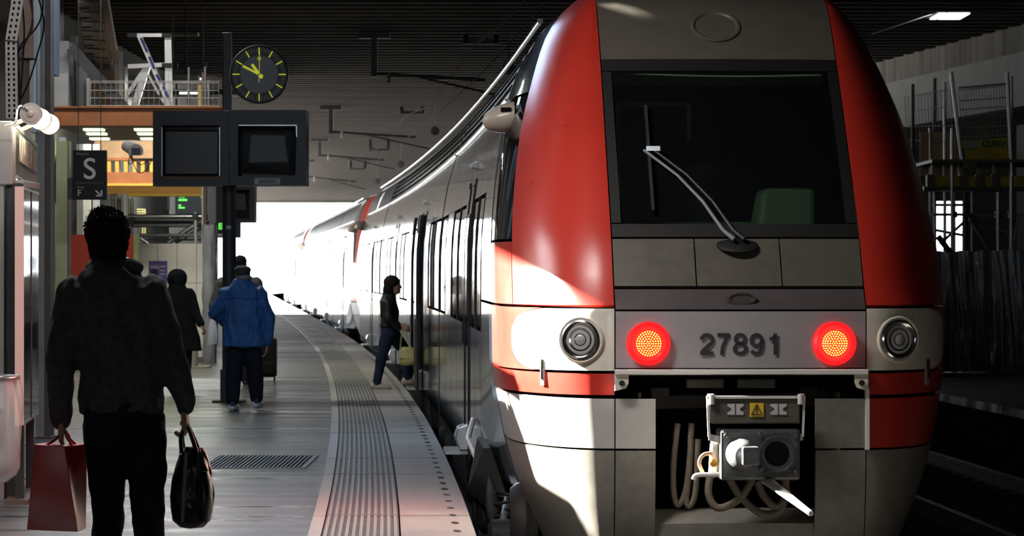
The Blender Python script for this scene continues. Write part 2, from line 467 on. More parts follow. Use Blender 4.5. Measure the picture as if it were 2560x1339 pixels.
while y < 60:
    for k in range(2):
        p = EE(0.10 + 0.012 * k, y + 0.05 * k, 0.0135)
        q.obox(p, (0.016, 0, 0), (0, 0.03, 0), (0, 0, 0.002))
    y += 0.62
q.build('anchor_mark', M['ink'], FLOOR, kind='stuff')
q = MB()
q.slab(strip([y for y in ys], lambda y: [EE(0.06, y, -0.10), EE(0.10, y, -0.80)]), (-0.2, 0, 0))
struct(q.build('wall_platform_face', M['kerb']))

# track bed and ground outside
q = MB(); q.add([(-20, -40, -0.72), (40, -40, -0.72), (40, 200, -0.72), (-20, 200, -0.72)], [(0, 1, 2, 3)])
struct(q.build('floor_track_bed', M['ballast'], fix=False))
q = MB(); q.add([(-600, 200, -0.75), (600, 200, -0.75), (600, 1500, -0.75), (-600, 1500, -0.75)], [(0, 1, 2, 3)])
q.add([(-600, -200, -0.76), (-20, -200, -0.76), (-20, 200, -0.76), (-600, 200, -0.76)], [(0, 1, 2, 3)])
q.add([(40, -200, -0.76), (600, -200, -0.76), (600, 200, -0.76), (40, 200, -0.76)], [(0, 1, 2, 3)])
q.add([(-20, -200, -0.76), (40, -200, -0.76), (40, -40, -0.76), (-20, -40, -0.76)], [(0, 1, 2, 3)])
struct(q.build('floor_outside', M['outground'], fix=False))

# opposite platform
ry = [8 + 4 * i for i in range(26)]
q = MB()
q.slab(strip(ry, lambda y: [TT(5.16, y - Y0, 0), TT(5.62, y - Y0, 0)]), (0, 0, -0.10))
struct(q.build('trim_opposite_edge', M['slab']))
q = MB()
q.slab(strip(ry, lambda y: [TT(5.62, y - Y0, -0.004), TT(14, y - Y0, -0.004)]), (0, 0, -0.10))
struct(q.build('floor_opposite', M['asphalt']))
q = MB()
q.slab(strip(ry, lambda y: [TT(5.30, y - Y0, -0.09), TT(5.30, y - Y0, -0.8)]), (0.2, 0, 0))
struct(q.build('wall_opposite_face', M['kerb']))

# rails and sleepers: neighbouring track, and the train's own
def track(u0, label, y0, y1, sleepers):
    t = thing('railway_track', label, 'track', TT(u0, y0 - Y0, -0.72))
    for sgn in (-1, 1):
        q = MB(); u = u0 + sgn * 0.7525
        rows = []
        y = y0
        while y <= y1:
            c = [TT(u + a, y - Y0, zz) for a, zz in ((-0.075, -0.72), (0.075, -0.72), (0.075, -0.70), (0.012, -0.68), (0.012, -0.59), (0.036, -0.58), (0.036, -0.55), (-0.036, -0.55), (-0.036, -0.58), (-0.012, -0.59), (-0.012, -0.68), (-0.075, -0.70))]
            rows.append(c); y += 4
        q.loft(rows); q.build('rail', M['rail'], t)
    y = y0 + 0.3
    me = None
    while sleepers and y < sleepers:
        c = TT(u0, y - Y0, -0.735); m = dXe(y); k = 1 / math.sqrt(1 + m * m)
        if me is None:
            s = MB(); s.box((-1.25, -0.13, -0.05), (1.25, 0.13, 0.045)); me = s.mesh('sleeper')
            me.materials.append(M['sleeper'])
        o = bpy.data.objects.new('sleeper', me); COL.objects.link(o)
        o.parent = t; o.location = c - LOC[t.name]; o.rotation_euler = (0, 0, -math.atan(m))
        y += 0.62
track(3.62, 'empty dark track between the train and the sheeted opposite platform', 12, 140, 52)
track(0.0, 'dark track under the long train beside the platform edge', 14, 190, 0)

# roof: plain deck overhead near the camera, ribbed deck ahead
def grid_slab(q, xs, ys_, hole, mk):
    for i in range(len(xs) - 1):
        for j in range(len(ys_) - 1):
            if not hole(0.5 * (xs[i] + xs[i + 1]), 0.5 * (ys_[j] + ys_[j + 1])):
                mk(q, xs[i], xs[i + 1], ys_[j], ys_[j + 1])
HOLES = []                                    # roof slots placed to put sun spots on the nose: (x0, x1, y0, y1)
for tgt, sx, sy in ((Vector((0.80, 21.7, 3.40)), 0.16, 0.10), (Vector((1.28, 21.25, 3.04)), 0.16, 0.05)):
    k = (6.05 - tgt.z) / SUN_DIR.z
    h = tgt + SUN_DIR * k
    HOLES.append((h.x - sx, h.x + sx, h.y - sy, h.y + sy))
xs = sorted({-7.75, 16} | {v for h in HOLES for v in h[:2]})
yy = sorted({-30, 46} | {v for h in HOLES for v in h[2:]})
q = MB()
grid_slab(q, xs, yy, lambda x, y: any(h[0] < x < h[1] and h[2] < y < h[3] for h in HOLES), lambda q, a, b_, c, d: q.box((a, c, 6.0), (b_, d, 6.1)))
struct(q.build('ceiling_near', M['roof'], fix=False))
q = MB()
rows = []
y = 46.0; PER = 0.80
while y < 196:
    for dy, z in ((0.0, 6.0), (0.30, 6.0), (0.36, 5.86), (0.74, 5.86)):
        rows.append([Vector((x, y + dy, z)) for x in (-7.75 if y < 71 else (-24 if y < 118 else -17.5), 0, 16)])  # unseen left edge stepped to limit sun on the floor
    y += PER
q.slab(rows, (0, 0, 0.4))
CEIL = struct(q.build('ceiling', M['ceiling']))
q = MB(); q.box((-20, 195.6, 5.70), (16, 196.4, 6.6)); struct(q.build('trim_1', M['darkwall']))

# left side wall with an added high opening, dark wall behind the concourse
WX = -7.5
c0 = Vector((-0.15, 19.0, 0.22)); c1 = Vector((-0.15, 22.3, 1.86))
k = (WX - c0.x) / SUN_DIR.x
OPEN = (c0.y + SUN_DIR.y * k, c1.y + SUN_DIR.y * k, c0.z + SUN_DIR.z * k, c1.z + SUN_DIR.z * k)  # opening shaped along the sun to light the nose corner
q = MB()
grid_slab(q, [-30, OPEN[0], OPEN[1], 70], [0, OPEN[2], OPEN[3], 6.1], lambda y, z: OPEN[0] < y < OPEN[1] and OPEN[2] < z < OPEN[3],
          lambda q, a, b_, c, d: q.box((WX - 0.25, a, c), (WX, b_, d)))
struct(q.build('wall_left', M['darkwall'], fix=False))
q = MB(); q.box((-16, 71, 0), (-6.55, 71.3, 6.0)); struct(q.build('wall_back', M['darkwall']))

# right wall: stained concrete band over a pale painted band, then dark below
A_, B_ = Vector((11.6, 36.0, 0)), Vector((6.2, 76.0, 0))
nrm = Vector((B_.y - A_.y, -(B_.x - A_.x), 0)).normalized() * 0.3
def wallband(name, z0, z1, m, off=0.0):
    q = MB(); o = nrm * off
    q.hexa([A_ + o + Vector((0, 0, z0)), B_ + o + Vector((0, 0, z0)), B_ + nrm + o + Vector((0, 0, z0)), A_ + nrm + o + Vector((0, 0, z0)),
            A_ + o + Vector((0, 0, z1)), B_ + o + Vector((0, 0, z1)), B_ + nrm + o + Vector((0, 0, z1)), A_ + nrm + o + Vector((0, 0, z1))])
    return struct(q.build(name, m))
wallband('wall_right_upper', 5.40, 6.0, M['wallconc'])
wallband('wall_right_band', 4.45, 5.40, M['wallpaint'], 0.06)
B_ = A_.lerp(B_, 0.68)
wallband('wall_right_lower', 0.0, 4.45, M['darkwall'], 7.0)
q = MB()
grid_slab(q, [6.0, 10.55, 11.25, 20], [0, 2.05, 3.3, 6.0], lambda x, z: 10.55 < x < 11.25 and 2.05 < z < 3.3, lambda q, a, b_, c, d: q.box((a, 79.8, c), (b_, 80, d)))
struct(q.build('wall_right_end', M['darkwall'], fix=False))

# wall added behind the camera to cut rear light, open on the platform side
q = MB()
grid_slab(q, [-16, -14, -2, 16], [-0.7, 0, 4.6, 6.1], lambda x, z: -14 < x < -2 and 0 < z < 4.6, lambda q, a, b_, c, d: q.box((a, -30.2, c), (b_, -30, d)))
struct(q.build('wall_rear_baffle', M['darkwall'], fix=False))
q = MB(); q.box((16, -30, -0.7), (16.3, 80, 6.1)); struct(q.build('wall_right', M['darkwall']))
# fill lamps added to brighten platform and concourse: warm near, cool farther
def fill_lamp(name, x, y, z, w, l, energy, col, label):  # added fill light dressed with a housing and hangers
    t = thing(name, label, 'lamp', (x, y, z))
    q = MB(); q.box((x - w / 2 - 0.05, y - l / 2 - 0.05, z + 0.01), (x + w / 2 + 0.05, y + l / 2 + 0.05, z + 0.12)); q.build('housing', M['steelgrey'], t)
    for sgn in (-1, 1):
        r = MB(); r.tube([(x + sgn * w * 0.4, y, z + 0.1), (x + sgn * w * 0.4, y, 6.0)], 0.012, 6); r.build('hanger', M['steeldark'], t)
    L = bpy.data.lights.new('fill_light', 'AREA'); L.shape = 'RECTANGLE'; L.size = w; L.size_y = l; L.energy = energy; L.color = col
    o = bpy.data.objects.new('fill_light', L); COL.objects.link(o); o.location = (x, y, z - 0.01)
    setp(o, t)
    return t
fill_lamp('platform_fill_lamp', -2.2, 17.6, 5.2, 2.6, 0.35, 340, (1.0, 0.93, 0.89), 'added warm fill lamp over the near platform in front of the train nose')
fill_lamp('platform_fill_lamp', -2.6, 30.0, 5.3, 2.6, 0.35, 130, (0.52, 0.74, 1.0), 'added cool fill lamp over the middle of the platform')
fill_lamp('platform_fill_lamp', -4.4, 38.5, 5.3, 2.2, 0.35, 170, (0.98, 0.98, 0.92), 'added neutral fill lamp over the platform before the clock')
fill_lamp('gallery_fill_lamp', -5.4, 43.6, 5.75, 2.4, 0.4, 95, (1.0, 0.97, 0.92), 'added fill lamp over the gallery ladder')
fill_lamp('concourse_fill_lamp', -6.0, 51.8, 4.6, 1.8, 0.5, 230, (1.0, 0.95, 0.82), 'added fill lamp over the white hoarding behind the gallery')
fill_lamp('concourse_fill_lamp', -6.3, 63.0, 5.0, 1.8, 0.8, 260, (0.95, 1.0, 0.95), 'added fill lamp over the scaffold behind the hoarding')
# ------------------------------------------------------------------ the train
def pchip(xs, ys):
    xs = np.array(xs, float); ys = np.array(ys, float)
    h = np.diff(xs); d = np.diff(ys) / h
    m = np.zeros(len(xs)); m[0] = d[0]; m[-1] = d[-1]
    for i in range(1, len(xs) - 1):
        m[i] = 0 if d[i - 1] * d[i] <= 0 else 2 * d[i - 1] * d[i] / (d[i - 1] + d[i])
    def f(x):
        x = min(max(x, xs[0]), xs[-1])
        i = min(int(np.searchsorted(xs, x, 'right')) - 1, len(h) - 1); i = max(i, 0)
        t = (x - xs[i]) / h[i]
        return float((1 + 2 * t) * (1 - t) ** 2 * ys[i] + t * (1 - t) ** 2 * h[i] * m[i] + t * t * (3 - 2 * t) * ys[i + 1] + t * t * (t - 1) * h[i] * m[i + 1])
    return f
ZP = [-0.50, -0.06, 0.20, 0.48, 0.80, 0.94, 1.32, 1.47, 1.79, 2.03, 2.44, 2.86, 3.20, 3.39, 3.48, 3.52]
DP = [0.30, 0.08, 0.02, 0.0, 0.0, 0.0, 0.0, 0.10, 0.30, 0.50, 0.85, 1.22, 1.55, 1.80, 2.10, 2.50]
WP = [1.02, 1.20, 1.31, 1.39, 1.45, 1.47, 1.475, 1.475, 1.47, 1.45, 1.39, 1.27, 1.13, 0.97, 0.86, 0.80]
Dz, Wz = pchip(ZP, DP), pchip(ZP, WP)
WB = pchip([-0.5, 0.0, 1.32, 1.79, 2.03, 2.44, 2.86, 3.20, 3.39, 3.48, 3.52], [1.44, 1.475, 1.475, 1.47, 1.45, 1.39, 1.27, 1.13, 0.97, 0.86, 0.80])
AP, RC, SB = 0.4, 1.45, 4.2                    # centre panel share, corner depth, where the plain body starts
def nose_uv(t, z):
    W, D = Wz(z), Dz(z)
    a = abs(t); sg = 1 if t >= 0 else -1
    up = min(0.78, W * 0.86)
    if a <= AP:
        f = a / AP; u = up * f; d = D + 0.05 * f * f
    elif a <= 1:
        th = (a - AP) / (1 - AP) * PI / 2
        u = up + (W - up) * math.sin(th); d = D + 0.05 + RC * (1 - math.cos(th))
    else:
        g = a - 1
        d = D + 0.05 + RC + g * 5
        k = min(max((d - 1.6) / (SB - 1.6), 0), 1)
        u = W + (WB(z) - W) * k * k * (3 - 2 * k)
    return sg * u, d
def t_end(z):                                  # t at which the nose skin reaches the plain body
    return 1 + max(SB - Dz(z) - 0.05 - RC, 0.02) / 5
def nose_pt(t, z, off=0.0):
    u, d = nose_uv(t, z)
    if off:
        e = 0.004
        u1, d1 = nose_uv(t + e, z); u0, d0 = nose_uv(t - e, z)
        a = Vector((u1 - u0, d1 - d0, 0))
        u1, d1 = nose_uv(t, z + e); u0, d0 = nose_uv(t, z - e)
        c = Vector((u1 - u0, d1 - d0, 2 * e))
        n = a.cross(c).normalized()            # outward: towards -d
        if n.y > 0 and abs(t) < 0.99: n = -n
        if abs(t) >= 0.99 and n.x * t < 0: n = -n
        return u + n.x * off, d + n.y * off, z + n.z * off
    return u, d, z

class End:                                     # one cab end of a unit: front at s0, facing -s (or +s when rev)
    def __init__(s, s0, rev=False):
        s.s0 = s0; s.rev = rev
    def w(s, u, d, z):
        return TT(u, s.s0 - d if s.rev else s.s0 + d, z)
    def pt(s, t, z, off=0.0):
        return s.w(*nose_pt(t, z, off))
    def panel(s, name, t0, t1, z0, z1, m, parent, off=0.0, th=0.03, nt=8, nz=8, gap=0.004, label=None, smooth=40):
        f0 = t0 if callable(t0) else (lambda z: t0); f1 = t1 if callable(t1) else (lambda z: t1)
        q = MB(); rows, back = [], []
        for i in range(nz + 1):
            z = z0 + gap + (z1 - z0 - 2 * gap) * i / nz
            a, c = f0(z), f1(z)
            r, bk = [], []
            for k in range(nt + 1):
                t = a + (c - a) * k / nt
                if k == 0: t += gap * 0.5 * (1 if c > a else -1)
                if k == nt: t -= gap * 0.5 * (1 if c > a else -1)
                r.append(s.pt(t, z, off)); bk.append(s.pt(t, z, off - th))
            rows.append(r); back.append(bk)
        q.slab2(rows, back)
        return q.build(name, m, parent, smooth, label=label)

SD = M['side']
def body_section(z0, z1, n):
    return [(WB(z0 + (z1 - z0) * i / n), z0 + (z1 - z0) * i / n) for i in range(n + 1)]
def side_panel(name, s0, s1, z0, z1, m, parent, off=0.0, th=0.03, nz=8, ds=1.0, side=-1, smooth=40, label=None):
    q = MB(); ns = max(1, int((s1 - s0) / ds))
    rows, back = [], []
    for i in range(ns + 1):
        s = s0 + (s1 - s0) * i / ns
        r, bk = [], []
        for w, z in body_section(z0, z1, nz):
            r.append(TT(side * (w + off), s, z)); bk.append(TT(side * (w + off - th), s, z))
        rows.append(r); back.append(bk)
    q.slab2(rows, back)
    return q.build(name, m, parent, smooth, label=label)
def cover(parent, s0, s1, name='core', side=True):   # dark inner core behind the skins
    q = MB(); rows = []
    n = max(2, int((s1 - s0) / 2))
    zz = [-0.3, 0.6, 1.4, 2.0, 2.5, 2.9, 3.2, 3.38, 3.46]
    for i in range(n + 1):
        s = s0 + (s1 - s0) * i / n
        L = [TT(-(WB(z) - 0.05), s, z) for z in zz]; R = [TT(WB(z) - 0.05, s, z) for z in zz][::-1]
        rows.append(L + R)
    q.loft(rows)
    return q.build(name, M['void'], parent, 40)

def build_end(e, T, detail):
    R_ = M['red']
    for sg in (-1, 1):
        te = lambda z, sg=sg: sg * t_end(z)
        c = lambda v, sg=sg: sg * v
        # upper pillar, behind-window skin, cab side window
        e.panel('red_pillar', c(AP), c(0.80), 1.36, 3.46, R_, T, nt=14, nz=22)
        e.panel('cab_roof_side', c(0.80), te, 2.78, 3.46, SD, T, nt=10, nz=8)
        e.panel('cab_side_window', c(0.80), c(1.10), 1.78, 2.77, M['sideglass'], T, off=-0.004, nt=10, nz=8)
        e.panel('cab_side_skin', c(1.10), te, 1.36, 2.77, SD, T, nt=4, nz=10)
        e.panel('red_lower_pillar', c(0.80), c(1.10), 1.36, 1.77, R_, T, nt=8, nz=4)
        # lamp housing with a rounded outer end, red surround
        def tmax(z, sg=sg):
            f = (z - 1.145) / 0.19
            return sg * (0.66 + 0.145 * math.sqrt(max(0.0, 1 - abs(f) ** 3.0)))
        e.panel('lamp_housing', c(AP), tmax, 0.955, 1.345, M['cream'], T, off=0.006, nt=16, nz=16)
        e.panel('red_corner', lambda z, sg=sg: tmax(z) + sg * 0.006, c(1.10), 0.95, 1.35, R_, T, nt=10, nz=16)
        e.panel('red_strip', c(AP), c(1.10), 0.805, 0.945, R_, T, nt=14, nz=4)
        e.panel('cab_low_skin', c(1.10), te, 0.10, 1.35, SD, T, nt=4, nz=10)
        up_m = M['lgrey'] if sg < 0 else R_
        e.panel('bumper', c(AP), c(1.08), 0.475, 0.79, up_m, T, nt=14, nz=6)
        e.panel('bumper_skirt', c(AP), c(1.06), -0.50, 0.47, M['dgrey'], T, nt=14, nz=12)
        ti = 0.27 if sg < 0 else 0.235
        e.panel('bumper_cheek', c(ti), c(AP), 0.475, 0.79, M['lgrey'] if sg < 0 else M['dgrey'], T, nt=4, nz=5)
        e.panel('bumper_cheek', c(ti), c(AP), -0.30, 0.47, M['dgrey'], T, nt=4, nz=8)
        e.panel('inner_shell', c(AP), c(1.02), -0.45, 3.45, M['void'], T, off=-0.06, th=0.01, nt=10, nz=24, gap=0)
    e.panel('brow_panel', -AP, AP, 2.965, 3.50, M['taupe'], T, nt=12, nz=10)
    if not detail:
        e.panel('windscreen', -AP, AP, 1.80, 2.955, M['sideglass'], T, nt=8, nz=8)
        e.panel('nose_panel', -AP, AP, 0.95, 1.79, M['taupe'], T, nt=8, nz=6)
    # roof cap from the brow back to the plain body
    q = MB(); rows = []
    ts = [-0.99 + 1.98 * i / 24 for i in range(25)]
    base = [nose_pt(t, 3.46) for t in ts]
    for k in range(7):
        f = k / 6
        rows.append([e.w(u, d + (SB - d) * f, z + 0.05 * math.sin(f * PI / 2) * (1 - abs(t) ** 4)) for (u, d, z), t in zip(base, ts)])
    q.slab(rows, (0, 0, -0.03)); q.build('cab_roof', M['lgrey'], T, 40)
    # mirrors (folded-out camera pods) on both sides
    for sg in ((-1,) if detail else (-1, 1)):
        z = 2.63
        u, d, _ = nose_pt(sg * 0.93, z)
        q = MB(); rings = []
        for i in range(13):
            f = i / 12
            r = math.sqrt(max(0, 1 - (1 - f) ** 2.2))
            cx = u - sg * 0.02 + sg * 0.22 * (1 - f)
            ring = []
            for k in range(18):
                a = 2 * PI * k / 18
                rx, rz = 0.13 * r, 0.105 * r
                ring.append(e.w(cx, d - 0.02 + rx * math.cos(a), z + rz * math.sin(a) - 0.03 * (1 - f)))
            rings.append(ring)
        q.loft(rings); mo = q.build('mirror', M['mirror'], T, 50)
        if detail and sg < 0:
            v = MB(); v.obox(e.w(u - 0.04, d - 0.140, z + 0.045), (0.035, 0, 0), (0, 0.01, 0), (0, 0, 0.013)); v.build('mirror_vent', M['void'], mo)

def build_body(T, s0, s1, cars, doors, open_door=None, detail=True):
    # cars: list of (start, end) ; doors: centre positions along s
    for (a, c) in cars:
        car = cover(T, a + 0.02, c - 0.02, 'carriage')
        # roof skin
        q = MB(); rows = []
        n = max(2, int((c - a) / 2))
        for i in range(n + 1):
            s = a + (c - a) * i / n
            prof = [(-0.97, 3.39), (-0.86, 3.48), (-0.5, 3.53), (0, 3.55), (0.5, 3.53), (0.86, 3.48), (0.97, 3.39)]
            rows.append([TT(u, s, z) for u, z in prof])
        q.slab(rows, (0, 0, -0.03)); q.build('roof', M['grille'], car, 40)
        side_panel('far_side', a, c, -0.2, 3.39, SD, car, side=1, nz=12, ds=2.0)
        # cut the visible side into panels between joints and doors
        cuts = [a]
        s = a
        ds_ = [d for d in doors if a < d < c]
        edges = []
        for d in ds_: edges += [d - 0.70, d + 0.70]
        marks = sorted(edges + [a, c])
        segs = [(marks[i], marks[i + 1]) for i in range(0, len(marks), 2)]
        for (p, r) in segs:
            L = r - p
            k = max(1, round(L / 1.7))
            for i in range(k):
                x0, x1 = p + L * i / k, p + L * (i + 1) / k
                g = 0.018
                wide = (x1 - x0) > 1.0
                side_panel('lower_panel', x0 + g, x1 - g, 0.0, 1.12, SD, car, nz=5, ds=0.9)
                side_panel('upper_panel', x0 + g, x1 - g, 2.16, 2.84, SD, car, nz=6, ds=0.9)
                if wide and (i % 3 != 2 or k < 3):
                    wo = side_panel('window', x0 + 0.05, x1 - 0.05, 1.15, 2.13, M['sideglass'], car, off=-0.006, nz=5, ds=0.9)
                    side_panel('window_gasket', x0 + 0.0, x0 + 0.05, 1.12, 2.16, M['black'], car, off=0.004, nz=4)
                    side_panel('window_gasket', x1 - 0.05, x1 - 0.0, 1.12, 2.16, M['black'], car, off=0.004, nz=4)
                else:
                    side_panel('middle_panel', x0 + g, x1 - g, 1.125, 2.155, SD, car, nz=5, ds=0.9)
        # roof shoulder fairing with rows of slots
        L = c - a; k = max(1, round(L / 3.2))
        for i in range(k):
            x0, x1 = a + L * i / k + 0.02, a + L * (i + 1) / k - 0.02
            fr = side_panel('roof_grille', x0, x1, 2.865, 3.37, M['grille'], car, off=0.0, nz=6, ds=1.0)
            if detail and x0 < 40:
                q = MB()
                for zz in (2.95, 3.04, 3.13, 3.22):
                    x = x0 + 0.10
                    while x < x1 - 0.25:
                        p = TT(-(WB(zz) + 0.002), x + 0.10, zz); p2 = TT(-(WB(zz + 0.03) + 0.002), x + 0.10, zz + 0.03)
                        q.obox(p, (0.006, 0, 0), (TT(0, x + 0.1, 0) - TT(0, x, 0)) * 0.85, (p2 - p) * 0.8)
                        x += 0.30
                q.build('roof_slot', M['void'], car, kind='stuff')
            ln = MB(); ln.tube([TT(-(WB(2.85) + 0.012), x0 + (x1 - x0) * j / 4, 2.85) for j in range(5)], 0.012, 6); ln.build('gutter', M['roofrail'], car)
        # door lamp, step housing, door leaves
        for d in ds_:
            opened = open_door is not None and abs(d - open_door) < 0.1
            for hf in (-1, 1):
                x0, x1 = (d - 0.68, d - 0.01) if hf < 0 else (d + 0.01, d + 0.68)
                off = 0.012
                if opened:
                    sh = hf * 0.72; x0 += sh; x1 += sh; off = 0.10
                leaf = side_panel('door', x0, x1, 0.06, 2.28, SD if not opened else M['black'], car, off=off, nz=8, ds=0.4)
                side_panel('door_window', x0 + 0.09, x1 - 0.09, 0.95, 2.05, M['sideglass'], leaf, off=off + 0.006, th=0.01, nz=5, ds=0.4)
                side_panel('door_seal', (x1 - 0.03 if hf < 0 else x0), (x1 if hf < 0 else x0 + 0.03), 0.06, 2.28, M['black'], leaf, off=off + 0.008, th=0.02, nz=8)
            for xx in (d - 0.74, d + 0.70):
                side_panel('door_post', xx, xx + 0.04, 0.0, 2.34, M['black'], car, off=0.010, nz=8)
            side_panel('door_header', d - 0.68, d + 0.68, 2.30, 2.84, SD, car, nz=4, ds=0.6)
            if opened:
                side_panel('doorway', d - 0.68, d + 0.68, 0.06, 2.28, M['void'], car, off=-0.045, th=0.01, nz=8, ds=0.6)  # black sheet in place of the shaded interior
            q = MB(); w = WB(2.47)
            pr = [(w + 0.0, 2.44), (w + 0.05, 2.45), (w + 0.06, 2.48), (w - 0.01, 2.51)]
            q.loft([[TT(-u, x, z) for u, z in pr] for x in (d - 0.16, d + 0.16)]); q.build('door_lamp', M['white'], car, bevel=0.008)
            q = MB()
            pr = [(1.44, 0.06), (1.54, 0.06), (1.58, 0.17), (1.55, 0.25), (1.44, 0.29)]
            q.loft([[TT(-u, x, z) for u, z in pr] for x in (d - 0.30, d + 0.16)]); st = q.build('step_housing', M['galv'], car, bevel=0.01)
            q = MB(); q.loft([[TT(-u, x, z) for u, z in ((1.44, 0.03), (1.66, 0.03), (1.66, 0.058), (1.44, 0.058))] for x in (d - 0.34, d + 0.40)]); q.build('step_plate', M['galv'], st)
    for (a, c), (a2, c2) in zip(cars[:-1], cars[1:]):
        q = MB()
        zz = [-0.2, 0.6, 1.4, 2.0, 2.5, 2.9, 3.2, 3.36]
        rows = []
        for j in range(5):
            s = c - 0.02 + (a2 - c + 0.04) * j / 4; k = 0.03 + (0.03 if j % 2 else 0)
            rows.append([TT(-(WB(z) - k), s, z) for z in zz] + [TT(WB(z) - k, s, z) for z in zz][::-1])
        q.loft(rows); q.build('gangway_bellows', M['black'], T)
    rr = MB(); s = s0; pts = []
    while s <= s1: pts.append(TT(-1.03, s, 3.44)); s += 1.5
    rr.tube(pts, 0.022, 8); rr.build('roof_rail', M['roofrail'], T, 60)
    # skirts between the wheels
    for (a, c) in [(s0 + 4.4, s0 + 12.5), (s0 + 15.5, s0 + 25.5), (s0 + 28.5, s1 - 4.5)]:
        side_panel('skirt', a, c, -0.42, -0.01, M['under'], T, off=-0.03, nz=3, ds=2.0)

def bogie(T, s0, detail=True):
    B = MB(); B.loft([[TT(-u, x, z) for u, z in ((1.30, -0.20), (1.42, -0.20), (1.42, -0.36), (1.30, -0.40))] for x in (s0 - 1.5, s0, s0 + 1.5)])
    bo = B.build('bogie_frame', M['under'], T, bevel=0.02)
    for dx in (-0.95, 0.95):
        w = MB(); w.lathe(TT(-1.30, s0 + dx, -0.20), (1, 0, 0), [(0.05, -0.05), (0.30, -0.05), (0.34, 0.0), (0.35, 0.06), (0.40, 0.10), (0.40, 0.14)], 28); w.build('wheel', M['under'], bo, 40)
        x = MB(); x.lathe(TT(-1.42, s0 + dx, -0.24), (-1, 0, 0), [(0.13, -0.1), (0.13, 0.05), (0.09, 0.08)], 18); x.build('axle_box', M['under'], bo, 40)
        sp = MB()
        pts = [TT(-1.36 + 0.08 * math.cos(a * 0.8), s0 + dx * 0.6 + 0.08 * math.sin(a * 0.8), -0.34 + a * 0.011) for a in range(36)]
        sp.tube(pts, 0.014, 6); sp.build('coil_spring', M['under'], bo, 60)
    return bo

T1 = thing('train', 'red-nosed grey multiple-unit train with lit red tail lamps numbered 27891', 'train', TT(0, 20, -0.55))
E1 = End(0.0)
build_end(E1, T1, True)
CARS1 = [(4.2, 15.4), (15.7, 41.5), (41.8, 53.2)]
build_body(T1, 4.2, 53.2, CARS1, [7.6, 22.2, 33.8, 46.5], open_door=22.2)
build_end(End(57.4, True), T1, False)
bogie(T1, 3.0); bogie(T1, 14.0); bogie(T1, 27.0)

T2 = thing('train', 'second identical train unit coupled behind, fading into the bright station exit', 'train', TT(0, 78, -0.55))
build_end(End(58.5), T2, False)
build_body(T2, 62.7, 111.7, [(62.7, 74), (74.3, 100), (100.3, 111.7)], [66, 79.7, 92, 105], detail=False)
build_end(End(115.9, True), T2, False)
T3 = thing('train', 'third train unit farthest out in the white glare', 'train', TT(0, 140, -0.55))
build_end(End(117.0), T3, False)
build_body(T3, 121.2, 150.0, [(121.2, 150.0)], [125, 139], detail=False)

# ---- nose details of the near unit
e = E1
FW = (TT(0, -1, 0) - TT(0, 0, 0)).normalized()            # towards the viewer along the track
RT = (TT(1, 0, 0) - TT(0, 0, 0)).normalized()
UP = Vector((0, 0, 1))
# windscreen: black surround, glass, cab interior
e.panel('screen_surround', -AP, AP, 2.885, 2.962, M['black'], T1, nt=10, nz=2)
e.panel('screen_surround', -AP, AP, 1.785, 1.875, M['black'], T1, nt=10, nz=2)
e.panel('screen_surround', -AP, -0.365, 1.875, 2.885, M['black'], T1, nt=2, nz=8)
e.panel('screen_surround', 0.365, AP, 1.875, 2.885, M['black'], T1, nt=2, nz=8)
e.panel('windscreen', -0.365, 0.365, 1.875, 2.885, M['screen'], T1, off=-0.006, th=0.008, nt=10, nz=8)
cb = MB(); cb.hexa([e.w(-1.2, 2.9, 1.5), e.w(1.2, 2.9, 1.5), e.w(1.2, 2.95, 1.5), e.w(-1.2, 2.95, 1.5), e.w(-1.0, 2.9, 3.3), e.w(1.0, 2.9, 3.3), e.w(1.0, 2.95, 3.3), e.w(-1.0, 2.95, 3.3)])
wall = cb.build('cab_wall', M['cabdark'], T1)
q = MB()
for a, c in (((-0.55, 1.9), (-0.55, 2.75)), ((-0.05, 1.9), (-0.05, 2.75)), ((-0.55, 2.75), (-0.05, 2.75))):
    q.bar(e.w(a[0], 2.86, a[1]), e.w(c[0], 2.86, c[1]), 0.03, 0.03)
q.build('door_frame', M['white'], wall)
q = MB(); q.hexa([e.w(-0.8, 0.75, 1.72), e.w(0.8, 0.75, 1.72), e.w(0.8, 1.5, 1.86), e.w(-0.8, 1.5, 1.86), e.w(-0.8, 0.75, 1.76), e.w(0.8, 0.75, 1.76), e.w(0.8, 1.5, 1.90), e.w(-0.8, 1.5, 1.90)])
q.build('dashboard', M['cabin'], T1)
q = MB(); q.loft([[e.w(0.22 + 0.40 * k * (1 if a else 0), d, 1.75) for a, d in ((0, 1.2), (1, 1.2), (1, 1.7), (0, 1.7))] for k in (1,)] + [[e.w(0.28 + 0.36 * (1 if a else 0), d, 2.12) for a, d in ((0, 1.3), (1, 1.3), (1, 1.6), (0, 1.6))]])
q.build('control_desk', M['cabin'], T1, bevel=0.04)
q = MB(); q.capsule(e.w(0.0, 2.2, 1.9), 0.22, e.w(0.0, 2.3, 2.35), 0.16); q.build('driver_seat', M['cabdark'], T1, 60)
q = MB(); q.hexa([e.w(-0.76, 1.42, 2.80), e.w(0.70, 1.42, 2.80), e.w(0.70, 1.44, 2.80), e.w(-0.76, 1.44, 2.80), e.w(-0.76, 1.50, 2.94), e.w(0.70, 1.50, 2.94), e.w(0.70, 1.52, 2.94), e.w(-0.76, 1.52, 2.94)])
q.build('sun_blind', M['cabin'], T1)
